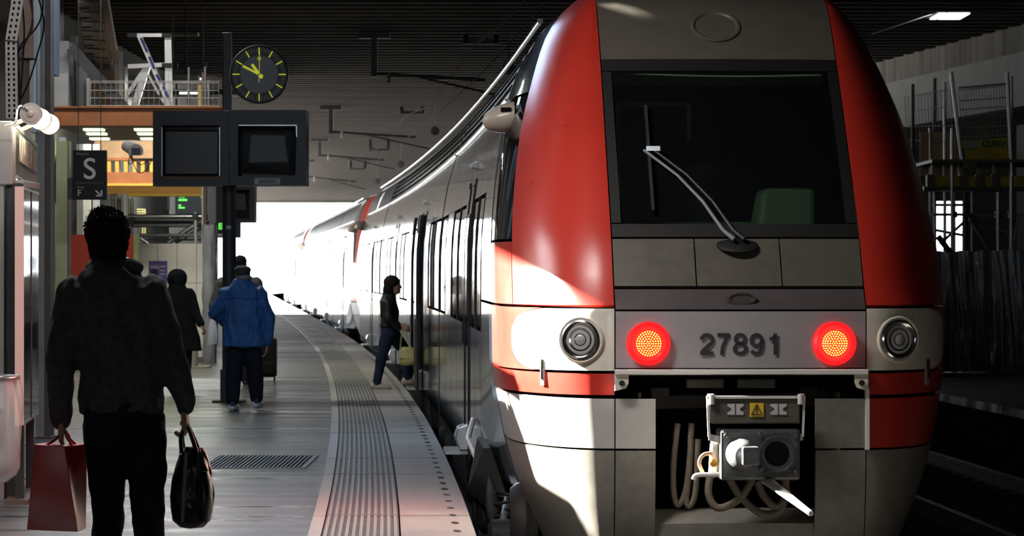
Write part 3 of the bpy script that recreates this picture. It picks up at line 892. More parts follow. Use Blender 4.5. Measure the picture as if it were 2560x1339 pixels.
# panels below the screen
for a, c in ((-AP, -0.137), (-0.137, 0.137), (0.137, AP)):
    e.panel('hatch_panel', a, c, 1.478, 1.78, M['taupe'], T1, nt=5, nz=5)
e.panel('dark_band', -AP, AP, 1.335, 1.466, M['plum'], T1, nt=10, nz=3)
NP = e.panel('number_panel', -AP, AP, 0.972, 1.33, M['numpanel'], T1, nt=10, nz=4)
e.panel('nose_shell', -AP, AP, 0.95, 1.80, M['void'], T1, off=-0.06, th=0.01, nt=6, nz=8)
q = MB(); q.obox(e.w(0, 0.005, 0.952), RT * 0.785, FW * 0.035, UP * 0.017); q.build('sill_beam', M['white'], T1, bevel=0.006)
for sg in (-1, 1):
    q = MB()
    poly = [(0.785, 0.935), (0.70, 0.935), (0.70, 0.885), (0.715, 0.852), (0.785, 0.835)]
    q.prism([e.w(sg * u, -0.015, z) for u, z in poly], -FW * 0.05); tb = q.build('bolt_tab', M['cream'], T1, bevel=0.004)
    q = MB(); q.lathe(e.w(sg * 0.742, -0.02, 0.885), FW, [(0.018, 0), (0.018, 0.01), (0.008, 0.012)], 12); q.build('bolt', M['under'], tb)
q = MB(); q.obox(e.w(0.785, 0.05, 0.66), RT * 0.012, FW * 0.03, UP * 0.19); q.build('bumper_edge', M['white'], T1)
def arc(cx, cy, rx, ry, a0, a1, n=14):
    return [(cx + rx * math.cos(math.radians(a0 + (a1 - a0) * i / n)), cy + ry * math.sin(math.radians(a0 + (a1 - a0) * i / n))) for i in range(n + 1)]
GLY = {'2': [arc(0.5, 0.97, 0.37, 0.33, 175, -35) + [(0.30, 0.33), (0.14, 0.10)], [(0.06, 0.10), (0.92, 0.10)]],
       '7': [[(0.08, 1.30), (0.90, 1.30)], [(0.86, 1.30), (0.62, 0.95), (0.44, 0.50), (0.38, 0.0)]],
       '8': [arc(0.5, 1.03, 0.31, 0.28, 90, 450, 24), arc(0.5, 0.39, 0.37, 0.31, 90, 450, 24)],
       '9': [arc(0.48, 0.95, 0.34, 0.36, 90, 450, 24), arc(0.48, 0.62, 0.40, 0.53, 20, -20, 5)[:1] + [(0.83, 0.95), (0.84, 0.70), (0.80, 0.40), (0.68, 0.16), (0.50, 0.09), (0.30, 0.11), (0.15, 0.28)]],
       '1': [[(0.62, 0.0), (0.62, 1.40)], [(0.60, 1.22), (0.46, 1.08), (0.24, 1.02)]]}
GLY['9'][1] = GLY['9'][1][1:]
def glyph(ch, x0, k, wd):
    q = MB()
    for st in GLY[ch]:
        rows = []
        for i, p in enumerate(st):
            a = st[max(i - 1, 0)]; c = st[min(i + 1, len(st) - 1)]
            if st[0] == st[-1] or (abs(st[0][0] - st[-1][0]) < 1e-6 and abs(st[0][1] - st[-1][1]) < 1e-6):
                if i == 0: a = st[-2]
                if i == len(st) - 1: c = st[1]
            tx, ty = c[0] - a[0], c[1] - a[1]; L = math.hypot(tx, ty); nx, ny = -ty / L, tx / L
            rows.append([e.w(x0 + (p[0] + nx * wd * s) * k, -0.0, 1.058 + (p[1] + ny * wd * s) * k) + FW * 0.003 for s in (-0.5, 0.5)])
        q.slab(rows, FW * 0.002)
    return q.build('number_' + {'2': 'two', '7': 'seven', '8': 'eight', '9': 'nine', '1': 'one'}[ch], M['ink'], NP)
for i, ch in enumerate('27891'): glyph(ch, -0.262 + 0.103 * i, 0.094, 0.25)
q = MB()
for k in range(40):
    pass
# oval handle plate in the dark band
q.lathe(e.w(0, 0.03, 1.405), FW, [(0.095, 0), (0.095, 0.012), (0.075, 0.014), (0.07, 0.006)], 28)
for i, v in enumerate(q.v):
    z = v[2]; q.v[i] = (v[0], v[1], 1.405 + (z - 1.405) * 0.42)
q.build('badge', M['plum'], T1, 40)
# brow lamp ring
u, d, z = nose_pt(0.0, 3.20, 0.0)
nb = (e.pt(0.0, 3.20, 0.1) - e.pt(0.0, 3.20, 0)).normalized()
q = MB(); q.lathe(e.pt(0.0, 3.20), nb, [(0.165, -0.02), (0.165, 0.008), (0.158, 0.012), (0.145, 0.010), (0.13, -0.005), (0.10, -0.008), (0.03, -0.012)], 40)
q.build('brow_lamp', M['taupe'], T1, 35)
# tail lamps and headlamps
for sg in (-1, 1):
    c = e.w(sg * 0.576, 0.028, 1.128)
    q = MB(); q.lathe(c, FW, [(0.136, 0), (0.136, 0.035), (0.130, 0.045), (0.112, 0.048), (0.104, 0.032), (0.104, 0.02)], 48)
    tl = q.build('tail_lamp', M['tailring'], T1, 40)
    q = MB(); q.lathe(c, FW, [(0.104, 0.018), (0.100, 0.034), (0.090, 0.040), (0.03, 0.044), (0.001, 0.045)], 40); q.build('lamp_lens', M['tailin'], tl, 40)
    q = MB()
    for ring, n in ((0, 1), (0.015, 6), (0.030, 12), (0.045, 18), (0.060, 24), (0.074, 30)):
        for k in range(n):
            a = 2 * PI * k / max(n, 1)
            q.ball(c + FW * 0.044 + RT * ring * math.cos(a) + UP * ring * math.sin(a), 0.0052, 6, 4)
    q.build('led_cluster', M['led'], tl, kind='stuff')
    u, d, z = nose_pt(sg * 0.51, 1.15)
    nh = (e.pt(sg * 0.51, 1.15, 0.1) - e.pt(sg * 0.51, 1.15, 0)).normalized()
    ax = (nh * 1.6 + FW).normalized()
    c = e.pt(sg * 0.51, 1.15, 0.022)
    q = MB(); q.lathe(c, ax, [(0.155, -0.06), (0.145, 0.004), (0.138, 0.010), (0.122, 0.004)], 44); hl = q.build('headlamp', M['cream'], T1, 40)
    q = MB(); q.lathe(c, ax, [(0.124, -0.02), (0.122, 0.014), (0.112, 0.020), (0.102, 0.012)], 44); q.build('lamp_bezel', M['chrome'], hl, 40)
    q = MB(); q.lathe(c, ax, [(0.116, -0.01), (0.104, 0.010), (0.075, 0.014), (0.072, 0.011), (0.04, 0.014), (0.038, 0.010), (0.018, 0.018), (0.001, 0.02)], 44); q.build('lamp_lens', M['lens'], hl, 20)
    # lashing slot
    q = MB(); p = e.pt(sg * 0.655, 0.965, 0.010)
    n2 = (e.pt(sg * 0.655, 0.965, 0.1) - e.pt(sg * 0.655, 0.965)).normalized(); tx = n2.cross(UP).normalized()
    q.obox(e.pt(sg * 0.655, 0.915, 0.006), tx * 0.020, n2 * 0.006, UP * 0.055); lp = q.build('latch_plate', M['numpanel'], T1)
    q = MB(); q.obox(e.pt(sg * 0.655, 0.96, 0.012), tx * 0.006, n2 * 0.010, UP * 0.062); q.build('latch', M['black'], lp)
# wiper
q = MB()
def scr(px, py):                                            # point on the screen surface by panel share and height
    return e.pt(px, py, 0.05)
q.lathe(e.pt(0.0, 1.735, 0.0), (e.pt(0, 1.735, 0.1) - e.pt(0, 1.735)).normalized(), [(0.13, 0), (0.13, 0.015), (0.10, 0.03)], 24)
for i, v in enumerate(q.v): q.v[i] = (v[0], v[1], 1.735 + (v[2] - 1.735) * 0.42)
wp = q.build('wiper_base', M['black'], T1, 40)
for off in (-0.016, 0.016):
    q = MB(); q.tube([scr(0.005 + off, 1.745), scr(-0.028 + off, 1.80), scr(-0.085 + off, 1.98), scr(-0.16 + off, 2.15), scr(-0.262 + off, 2.315)], [0.016, 0.013, 0.011, 0.010, 0.010], 8); q.build('wiper_arm', M['steelgrey'] if off < 0 else M['steeldark'], wp, 60)
q = MB(); q.bar(scr(-0.270, 2.325), scr(-0.225, 2.325), 0.05, 0.03); q.build('wiper_joint', M['chrome'], wp)
q = MB(); q.bar(e.pt(-0.262, 2.62, 0.03), e.pt(-0.262, 1.93, 0.03), 0.018, 0.03); q.build('wiper_blade', M['steeldark'], wp)

# coupler bay
def cp(px, py, d=0.0):                                      # helper: nose-plane position from photo rows at 405 px per metre
    return e.w((px - 1280) / 405.0 - 1.42, d, EYE - (py - HOR) / 405.0)
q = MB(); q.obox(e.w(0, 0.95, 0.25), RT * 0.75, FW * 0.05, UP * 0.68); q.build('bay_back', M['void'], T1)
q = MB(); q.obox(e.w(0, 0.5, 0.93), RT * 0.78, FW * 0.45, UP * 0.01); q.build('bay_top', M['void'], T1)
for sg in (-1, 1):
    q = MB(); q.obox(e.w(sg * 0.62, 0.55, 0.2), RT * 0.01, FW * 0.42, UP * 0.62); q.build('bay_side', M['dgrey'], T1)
q = MB(); q.bar(cp(1640, 1010, 0.35), cp(2100, 1000, 0.35), 0.08, 0.09); q.build('cross_beam', M['under'], T1, bevel=0.01)
for px in (1660, 2040):
    q = MB(); q.obox(cp(px, 985, 0.32), RT * 0.06, FW * 0.05, UP * 0.035); q.build('beam_bracket', M['under'], T1, bevel=0.01)
for px in (1775, 1905):
    q = MB(); q.obox(cp(px, 962, 0.30), RT * 0.12, FW * 0.03, UP * 0.03); q.build('junction_box', M['taupe'], T1, bevel=0.01)
CP = MB(); CP.obox(cp(1875, 1021, -0.20), RT * 0.272, FW * 0.13, UP * 0.078); cv = CP.build('coupler_cover', M['taupe'], T1, bevel=0.012)
q = MB(); q.obox(cp(1875, 987, -0.33), RT * 0.30, FW * 0.012, UP * 0.008); q.build('cover_rim', M['white'], cv)
for px in (1766, 1985):
    q = MB(); q.lathe(cp(px, 992, -0.34), UP, [(0.018, -0.03), (0.018, 0.03), (0.01, 0.034)], 12); q.build('hinge_pin', M['white'], cv)
for sg, px in ((-1, 1757), (1, 1996)):
    q = MB()
    for a, c in (((px, 985), (px + 4 * -sg, 1085)), ((px + 4 * -sg, 1085), (px + 30 * -sg, 1092)), ((px, 987), (px - 12 * sg, 987))):
        q.bar(cp(*a, -0.30), cp(*c, -0.30), 0.014, 0.04)
    q.build('side_bracket', M['white'], cv)
q = MB(); q.obox(cp(1877, 1018, -0.334), RT * 0.042, FW * 0.003, UP * 0.042); wsn = q.build('warning_sign', M['yellow'], cv)
q = MB()
tri = [cp(1877, 1004, -0.339), cp(1890, 1030, -0.339), cp(1864, 1030, -0.339)]
for i in range(3): q.bar(tri[i], tri[(i + 1) % 3], 0.005, 0.005)
q.bar(cp(1879, 1010, -0.339), cp(1875, 1018, -0.339), 0.005, 0.004); q.bar(cp(1875, 1018, -0.339), cp(1879, 1018, -0.339), 0.004, 0.004); q.bar(cp(1879, 1018, -0.339), cp(1876, 1027, -0.339), 0.005, 0.004)
q.build('warning_mark', M['ink'], wsn)
for px in (1825, 1931):                                     # paired notched plates of the maker's mark
    for sg in (-1, 1):
        q = MB()
        pts = [(px + sg * 1.5, 1003), (px + sg * 20, 1003), (px + sg * 20, 1009), (px + sg * 11, 1014), (px + sg * 11, 1019), (px + sg * 20, 1024), (px + sg * 20, 1030), (px + sg * 1.5, 1030)]
        q.prism([cp(a, c, -0.332) for a, c in pts], FW * 0.004); q.build('maker_mark', M['barcode'], cv)
CH = MB(); CH.obox(cp(1885, 1128, -0.22), RT * 0.243, FW * 0.15, UP * 0.155); ch = CH.build('coupler_head', M['castiron'], T1, bevel=0.02)
fc = -0.374
q = MB(); q.lathe(cp(1925, 1125, fc), FW, [(0.112, 0.0), (0.112, 0.008), (0.104, 0.010), (0.100, 0.001)], 36); q.build('funnel_rim', M['castiron'], ch, 40)
q = MB(); q.lathe(cp(1925, 1125, fc), FW, [(0.100, 0.0005), (0.03, 0.002), (0.001, 0.002)], 36); q.build('funnel', M['void'], ch)
q = MB(); q.lathe(cp(1838, 1125, fc), FW, [(0.098, 0.0), (0.094, 0.03), (0.075, 0.14), (0.060, 0.17), (0.05, 0.175)], 36); cn = q.build('coupler_cone', M['galv'], ch, 40)
q = MB(); q.obox(cp(1850, 1125, fc - 0.20), RT * 0.05, FW * 0.06, UP * 0.055); q.build('cone_tongue', M['castiron'], cn, bevel=0.008)
for a, c in ((1882, 1078), (1885, 1160), (1900, 1170), (1800, 1080), (1972, 1080), (1972, 1170)):
    q = MB(); q.lathe(cp(a, c, fc), FW, [(0.016, 0), (0.016, 0.008), (0.008, 0.012)], 10); q.build('bolt', M['castiron'], ch)
q = MB(); q.tube([cp(1900, 1190, -0.30), cp(1940, 1222, -0.62), cp(1978, 1254, -0.95)], [0.03, 0.024, 0.017], 14); q.build('guide_rod', M['white'], ch, 50)
q = MB(); q.tube(crom([cp(1785, 1178, -0.30), cp(1750, 1178, -0.30), cp(1728, 1180, -0.30), cp(1722, 1190, -0.30)]), 0.014, 8); q.build('uncoupling_lever', M['white'], ch, 60)
q = MB(); q.tube(crom([cp(1775, 1125, -0.25), cp(1748, 1130, -0.27), cp(1738, 1150, -0.27), cp(1748, 1176, -0.25)]), 0.012, 8); q.build('cable_loop', M['tan'], ch, 60)
q = MB(); q.capsule(cp(1778, 1095, -0.25), 0.03, cp(1775, 1175, -0.22), 0.032); q.build('air_valve', M['cream'], ch, 50)
q = MB(); q.lathe(cp(1772, 1148, -0.29), FW, [(0.026, 0), (0.026, 0.02), (0.012, 0.03)], 16); q.build('valve_knob', M['orange'], ch, 40)
hs = [[(1772, 1180), (1768, 1230), (1785, 1262), (1812, 1262), (1850, 1238), (1880, 1190)],
      [(1960, 1190), (1960, 1240), (1935, 1262), (1905, 1235), (1890, 1200)],
      [(1820, 1195), (1850, 1240), (1900, 1280), (1945, 1272), (1965, 1220)],
      [(1700, 1060), (1690, 1160), (1690, 1230), (1700, 1265), (1718, 1240), (1728, 1180), (1735, 1100)],
      [(1735, 1060), (1730, 1180), (1722, 1250), (1730, 1268), (1745, 1230), (1752, 1100)]]
for i, h in enumerate(hs):
    dd = -0.10 if i < 3 else 0.15
    q = MB(); q.tube(crom([cp(a, c, dd) for a, c in h], 6), 0.024 if i < 3 else 0.020, 10); q.build('hose', M['hose'], ch, 60)
# lower plough
q = MB(); rows = []
for i in range(13):
    u = -0.80 + 1.6 * i / 12
    zt = 0.055 + 0.07 * (1 - (u / 0.80) ** 2) ** 0.5 * 0.6 if abs(u) < 0.8 else 0.055
    dd = 0.04 + 0.16 * (u / 0.8) ** 2
    rows.append([e.w(u, dd + 0.55, zt - 0.02), e.w(u, dd + 0.10, zt), e.w(u, dd, zt - 0.08), e.w(u, dd + 0.05, -0.5)])
q.slab(rows, (0, 0.02, -0.02)); q.build('plough', M['dgrey'], T1, 50)
# gangway hook and wheel gear seen beside the nose
q = MB(); q.tube([TT(-1.50, 5.2, 0.42), TT(-1.56, 4.6, 0.30), TT(-1.50, 4.1, 0.16)], 0.022, 8); q.build('grab_rail', M['white'], T1, 50)
q = MB()
for i in range(6):
    for k in range(8):
        q.obox(TT(-1.485, 4.3 + 0.05 * i, -0.02 + 0.045 * k), (0.006, 0, 0), (0, 0.018, 0), (0, 0, 0.014))
q.build('ladder_tread_plate', M['galv'], T1, kind='stuff')
q = MB(); q.prism([TT(-1.50, 3.0, 0.32), TT(-1.50, 4.2, 0.34), TT(-1.58, 4.3, -0.08), TT(-1.46, 3.4, -0.14), TT(-1.40, 2.6, 0.0)], (0.06, 0, 0)); q.build('wheel_guard', M['under'], T1, bevel=0.01)
q = MB(); q.tube([TT(-1.52, 4.1, -0.10), TT(-1.52, 4.1, -0.40), TT(-1.44, 4.3, -0.42)], 0.02, 8); q.build('foot_step', M['under'], T1)
q = MB(); q.tube(crom([TT(-1.42, 3.0, 0.1), TT(-1.44, 2.6, -0.1), TT(-1.36, 2.3, -0.3), TT(-1.30, 2.0, -0.42)], 6), 0.05, 10); q.build('sand_pipe', M['under'], T1, 60)
q = MB(); q.tube(crom([TT(-1.34, 2.6, 0.0), TT(-1.38, 2.2, -0.2), TT(-1.25, 1.7, -0.45)], 6), 0.03, 10); q.build('sand_pipe', M['galv'], T1, 60)
# ------------------------------------------------------------------ left side: sign cluster near the camera
def vbox(q, px0, px1, py0, py1, Y, dep):                    # upright box whose front face fills a photo rectangle at depth Y
    a, b_ = P(px0, py0, Y), P(px1, py1, Y)
    return q.box((a.x, Y, b_.z), (b_.x, Y + dep, a.z))
def fbox(q, px0, px1, py0, Y, dep):                         # same, standing on the floor
    a, b_ = P(px0, py0, Y), P(px1, py0, Y)
    return q.box((a.x, Y, 0), (b_.x, Y + dep, a.z))

# station name sign on its post, lit by a tube lamp
t = thing('station_name_sign', 'dark station name sign in a grey housing lit by a tube lamp', 'sign', (-3.5, 22.0, 0))
q = MB(); q.box((-3.75, 22.0, P(0, 462, 22).z), (P(31, 0, 22).x, 22.16, P(0, 302, 22).z)); q.build('housing', M['signbox'], t, bevel=0.01)
q = MB(); q.box((-3.75, 22.02, 0), (P(12, 0, 22).x - 0.01, 22.16, P(0, 464, 22).z)); q.build('post', M['signbox'], t)
q = MB(); q.box((P(12, 0, 22).x, 22.04, 0), (P(46, 0, 22).x, 22.24, P(0, 455, 22).z)); q.build('post', M['steeldark'], t, bevel=0.008)
A = P(40, 302, 22.2); Bq = P(93, 336, 26.0); Al = P(40, 434, 22.2); Bl = P(93, 446, 26.0)
A.z = 2.605; Bq.z = 2.605; Al.z = 2.235; Bl.z = 2.235
dn = (Bq - A).cross(Vector((0, 0, 1))).normalized()         # face normal, to the right
q = MB(); q.hexa([Al, Bl, Bl - dn * 0.10, Al - dn * 0.10, A, Bq, Bq - dn * 0.10, A - dn * 0.10]); q.build('sign_panel', M['signface'], t, bevel=0.006)
for z, h, m in ((2.60, 0.035, M['galv']), (2.205, 0.03, M['signbox'])):
    q = MB(); a = Vector((A.x, A.y, z)) + dn * 0.006; c = Vector((Bq.x, Bq.y, z)) + dn * 0.006
    q.hexa([a - Vector((0, 0, h)), c - Vector((0, 0, h)), c - dn * 0.10 - Vector((0, 0, h)), a - dn * 0.10 - Vector((0, 0, h)), a, c, c - dn * 0.10, a - dn * 0.10]); q.build('trim_strip', m, t)
for k in range(5):
    p = Vector((A.x, A.y, 2.19)).lerp(Vector((Bq.x, Bq.y, 2.19)), 0.15 + 0.17 * k) + dn * 0.01
    q = MB(); q.lathe(p, dn, [(0.012, 0), (0.012, 0.006), (0.005, 0.01)], 8); q.build('screw', M['galv'], t)
mid = (A + Bq) / 2; mid.z = 2.43
text('sign_lettering', 'MONTPELLIER SAINT ROCH', mid + dn * 0.012, (Bq - A).normalized(), (0, 0, 1), 0.26, M['signtext'], t, bold=0.004, stretch=1.02)
q = MB(); q.box((A.x - 0.06, 22.4, 2.16), (A.x + 0.02, 23.2, 2.21)); q.build('bracket_box', M['steelblue'], t, bevel=0.006)

# tube lamp
def lamp(p0, p1, r):
    ax = (p1 - p0).normalized(); L = (p1 - p0).length
    t = thing('tube_lamp', 'lit white tube lamp clamped above the station name sign', 'lamp', p0)
    for a, c in ((0.03, 0.47), (0.53, 0.98)):
        q = MB(); q.tube([p0 + ax * L * a, p0 + ax * L * c], r * 0.93, 24); q.build('glass_tube', M['lampglass'], t, 40)
    for f in (0.0, 0.5, 1.0):
        q = MB(); q.lathe(p0 + ax * (L * f), ax, [(r * 0.8, -0.02), (r, -0.02), (r, 0.05), (r * 0.8, 0.05)], 28); q.build('clamp_ring', M['lampmetal'], t, 40)
    q = MB(); q.lathe(p0 - ax * 0.012, -ax, [(r * 0.8, 0), (r * 0.76, 0.012), (r * 0.3, 0.014), (r * 0.28, 0.03), (r * 0.1, 0.032)], 24); q.build('end_cap', M['lampmetal'], t, 40)
    for f in (0.15, 0.6):
        q = MB(); q.bar(p0 + ax * L * f, p0 + ax * L * f + Vector((-0.20, 0, -0.09)), 0.03, 0.03); q.build('bracket', M['lampmetal'], t)
    q = MB(); q.tube(crom([p0 - ax * 0.03, p0 + Vector((-0.05, -0.05, 0.05)), p0 + Vector((-0.09, 0, 0.03)), p0 + Vector((-0.11, 0.02, -0.06)), p0 + Vector((-0.18, 0.05, -0.08))], 6), 0.006, 6); q.build('flex_cable', M['galv'], t, 60)
    Lp = bpy.data.lights.new('tube_light', 'POINT'); Lp.energy = 2; Lp.color = (1, 0.88, 0.7); Lp.shadow_soft_size = 0.08
    o = bpy.data.objects.new('tube_light', Lp); COL.objects.link(o); o.location = (p0 + p1) / 2 + Vector((0.12, 0, -0.12)); setp(o, t)
lamp(P(77, 284, 21.8), P(124, 311, 23.4), 0.075)

# poster case
t = thing('poster_case', 'glazed poster case with a pale pink edge strip beside the dark post', 'poster case', (-3.33, 21.5, 0))
c0, c1 = P(60, 0, 21.5), P(98, 0, 23.1)
dd = (c1 - c0); dd.z = 0; nn = dd.cross(Vector((0, 0, 1))).normalized()
z0, z1 = P(0, 1062, 21.5).z, P(0, 466, 21.5).z
def case_box(f0, f1, x0, x1, za, zb):
    q = MB(); a = Vector((c0.x, c0.y, 0)) + dd * f0; c = Vector((c0.x, c0.y, 0)) + dd * f1
    q.hexa([a + nn * x0 + UP * za, c + nn * x0 + UP * za, c + nn * x1 + UP * za, a + nn * x1 + UP * za, a + nn * x0 + UP * zb, c + nn * x0 + UP * zb, c + nn * x1 + UP * zb, a + nn * x1 + UP * zb])
    return q
case_box(0.0, 1.0, -0.06, -0.012, z0, z1).build('case_back', M['steeldark'], t)
case_box(-0.012, 0.0, -0.06, 0.0, z0, z1).build('edge_strip', M['pinkframe'], t)
case_box(0.01, 0.48, -0.012, -0.004, z0 + 0.02, z1 - 0.02).build('glass_pane', M['caseglass'], t)
case_box(0.52, 0.99, -0.012, -0.004, z0 + 0.02, z1 - 0.02).build('glass_pane', M['caseglass'], t)
case_box(0.48, 0.52, -0.012, 0.0, z0, z1).build('mullion', M['steeldark'], t)
case_box(0.0, 1.0, -0.012, 0.0, z0, z0 + 0.02).build('rail', M['galv'], t)
case_box(0.0, 1.0, -0.012, 0.0, z1 - 0.02, z1).build('rail', M['galv'], t)
for f in (0.15, 0.8):
    case_box(f, f + 0.06, -0.075, -0.02, 0, z0 + 0.02).build('leg', M['steeldark'], t)
case_box(0.05, 1.0, -0.14, 0.02, 0, 0.03).build('foot_plate', M['steelbrown'], t)

# litter bag on a ring
def waste(px0, px1, top, bot, Y):
    x0, x1 = P(px0, 0, Y).x, P(px1, 0, Y).x
    zc, zb = P(0, top, Y).z, P(0, bot, Y).z
    cx, r = (x0 + x1) / 2, (x1 - x0) / 2
    t = thing('litter_bag', 'clear plastic litter bag hung on a ring stand at the frame edge', 'litter bin', (cx, Y, 0))
    q = MB(); q.tube([(cx + r * math.cos(a * PI / 12), Y + r * math.sin(a * PI / 12), zc) for a in range(25)], 0.016, 8); q.build('ring', M['galv'], t, 60)
    q = MB(); rows = []
    for i in range(15):
        f = i / 14
        z = zc + (zb - zc) * f
        rr = r * (1.0 + 0.16 * math.sin(f * PI)) * (1 if f < 0.9 else 1 - (f - 0.9) * 5)
        rows.append([Vector((cx + rr * (1 + 0.07 * math.sin(5 * a + 6 * f) + 0.05 * math.sin(11 * a)) * math.cos(a), Y + rr * (1 + 0.07 * math.cos(4 * a + 5 * f)) * math.sin(a), z)) for a in [2 * PI * k / 40 for k in range(40)]])
    q.loft(rows, False); q.build('bag', M['clearbag'], t, 60)
    q = MB(); q.ball((cx - 0.06, Y, zb + 0.34), (0.15, 0.12, 0.20), 14, 10); q.build('litter', M['steelbrown'], t, 60)
    q = MB(); q.tube([(cx - r, Y + 0.02, 0), (cx - r, Y + 0.02, zc)], 0.02, 8); q.build('stand', M['steeldark'], t)
    q = MB(); q.lathe((cx - r, Y + 0.02, 0), (0, 0, 1), [(0.14, 0), (0.14, 0.015), (0.03, 0.03)], 20); q.build('base', M['steeldark'], t)
waste(-80, 44, 942, 1205, 20.2)

# cable tray with slots, loose cables
t = thing('cable_tray', 'white slotted cable tray running up beside loose cables', 'cable tray', P(30, 300, 27.4))
path = [P(30, 296, 27.4), P(28, 102, 27.4), P(42, 14, 27.4), P(46, -30, 27.4)]
w = 0.10
q = MB()
for a, c in zip(path[:-1], path[1:]): q.bar(a, c, w, 0.02, up=(0, 1, 0))
q.build('tray', M['tray'], t)
q = MB()
for a, c in zip(path[:-1], path[1:]):
    L = (c - a).length; n = int(L / 0.044)
    for k in range(n):
        p = a.lerp(c, (k + 0.5) / n)
        for sx in (-0.022, 0.022): q.obox(p + Vector((sx, -0.011, 0)), (0.008, 0, 0), (0, 0.002, 0), (0, 0, 0.012))
q.build('tray_slot', M['void'], t, kind='stuff')
q = MB(); q.bar(P(11, 101, 27.37), P(44, 104, 27.37), 0.012, 0.012); q.build('tray_joint', M['steeldark'], t)
cabs = [([(52, -20), (60, 60), (58, 140), (46, 300)], 'cable', 'black cable dropping straight beside the white slotted tray'),
        ([(70, -20), (82, 60), (58, 120), (44, 180), (46, 300)], 'redcable', 'dark red cable bowing away from the white slotted tray'),
        ([(78, -20), (80, 60), (60, 110), (46, 135), (48, 200), (44, 270)], 'cable', 'black cable with a double bend near the beige duct'),
        ([(92, -20), (110, 60), (92, 140), (70, 210), (46, 258)], 'cable', 'longest black cable sweeping across the beige duct'),
        ([(108, -20), (106, 30), (90, 70), (50, 115), (44, 150)], 'cable', 'upper black cable slanting down to the cable tray'),
        ([(40, -30), (38, 120), (40, 290)], 'redcable', 'thin dark red cable running down behind the white tray')]
for i, (pts, m, lab) in enumerate(cabs):
    q = MB(); q.tube(crom([P(a, c, 27.6 + 0.04 * i) for a, c in pts], 8), 0.0075, 6); tag(q.build('hanging_cable', M[m], None, 60), lab, 'cable', 'loose cables by the sign')

# ducts and columns behind the sign
t = thing('service_duct', 'beige boxed service duct behind the hanging cables', 'duct', P(70, 0, 28.4)); 
q = MB(); vbox(q, 46, 84, -40, 145, 28.4, 0.4); q.build('duct_upper', M['beige'], t, bevel=0.008)
q = MB(); vbox(q, 48, 74, 150, 320, 28.5, 0.3); q.build('duct_lower', M['steelbrown'], t)
q = MB(); vbox(q, 74, 84, 150, 330, 28.45, 0.3); q.build('pale_strip', M['tray'], t)
q = MB(); vbox(q, 85, 92, -40, 330, 28.6, 0.2); q.build('edge_strip', M['beige'], t)
def column(name, label, pxs, py0, Y, mats, dep=0.25, foot=True):
    a = P((pxs[0] + pxs[-1]) / 2, 0, Y)
    t = thing(name, label, 'column', (a.x, Y, 0))
    for (x0, x1), m in zip(zip(pxs[:-1], pxs[1:]), mats):
        q = MB(); fbox(q, x0, x1, py0, Y + (0.0 if m != 'steelbrown' else 0.02), dep); q.build('web' if m != 'steelbrown' else 'flange', M[m], t)
    q = MB(); c0_, c1_ = P(pxs[0] - 4, 0, Y), P(pxs[-1] + 4, 0, Y); q.box((c0_.x, Y - 0.04, 0), (c1_.x, Y + dep + 0.04, 0.02)); q.build('base_plate', M['steelbrown'], t)
    return t
column('steel_column', 'pale blue grey steel column with a brown edge behind the poster case', (88, 110, 126), -60, 30.0, ('steelblue', 'steelbrown'))
column('steel_column', 'steel column with yellow green light in its colour left of the dark S sign', (140, 168, 172), 352, 44.6, ('steellit', 'steelbrown'))
column('steel_column', 'slim dark steel column close behind the pale blue one', (127, 138), 352, 46.5, ('steellit',))
q = MB(); q.bar(P(156, 352, 45.0), P(132, 500, 46.6), 0.10, 0.12); tag(q.build('diagonal_brace', M['steelgrey']), 'short grey diagonal brace between the two left columns', 'brace')
q = MB(); vbox(q, 92, 134, -60, 185, 31, 0.4); a = P(100, 150, 31)
hp = q.build('duct_block', M['steelgrey'], None); tag(hp, 'tall grey duct block above the tube lamp with a chamfered foot', 'duct')
q = MB(); q.prism([P(98, 152, 30.98), P(98, 185, 30.98), P(131, 185, 30.98)], (0, -0.1, 0)); q.build('chamfer', M['steelblue'], hp)
t = thing('grey_cabinet', 'grey box column standing on the rust coloured gallery beam', 'cabinet', P(155, 272, 45.3))
q = MB(); vbox(q, 116, 172, 102, 270, 45.3, 0.5); q.build('body', M['steelgrey'], t, bevel=0.01)
q = MB(); vbox(q, 118, 170, 184, 270, 45.27, 0.03); q.build('lower_panel', M['signbox'], t)
q = MB(); vbox(q, 133, 150, -40, 102, 45.4, 0.4); q.build('riser', M['steelgrey'], t)
t = thing('steel_hanger', 'dark steel hanger post above the gallery beside the diagonal brace', 'post', P(184, 272, 46))
q = MB(); vbox(q, 175, 190, 90, 270, 46, 0.2); q.build('flange', M['steeldark'], t)
q = MB(); vbox(q, 190, 217, 165, 270, 46.1, 0.2); q.build('panel', M['steelgrey'], t)
q = MB(); vbox(q, 216, 223, 195, 270, 46.0, 0.2); q.build('pale_strip', M['tray'], t)
q = MB(); q.bar(P(178, 118, 45.2), P(318, 278, 45.2), 0.14, 0.15); tag(q.build('gallery_brace', M['steeldark']), 'long dark diagonal brace rising over the gallery beam', 'brace')

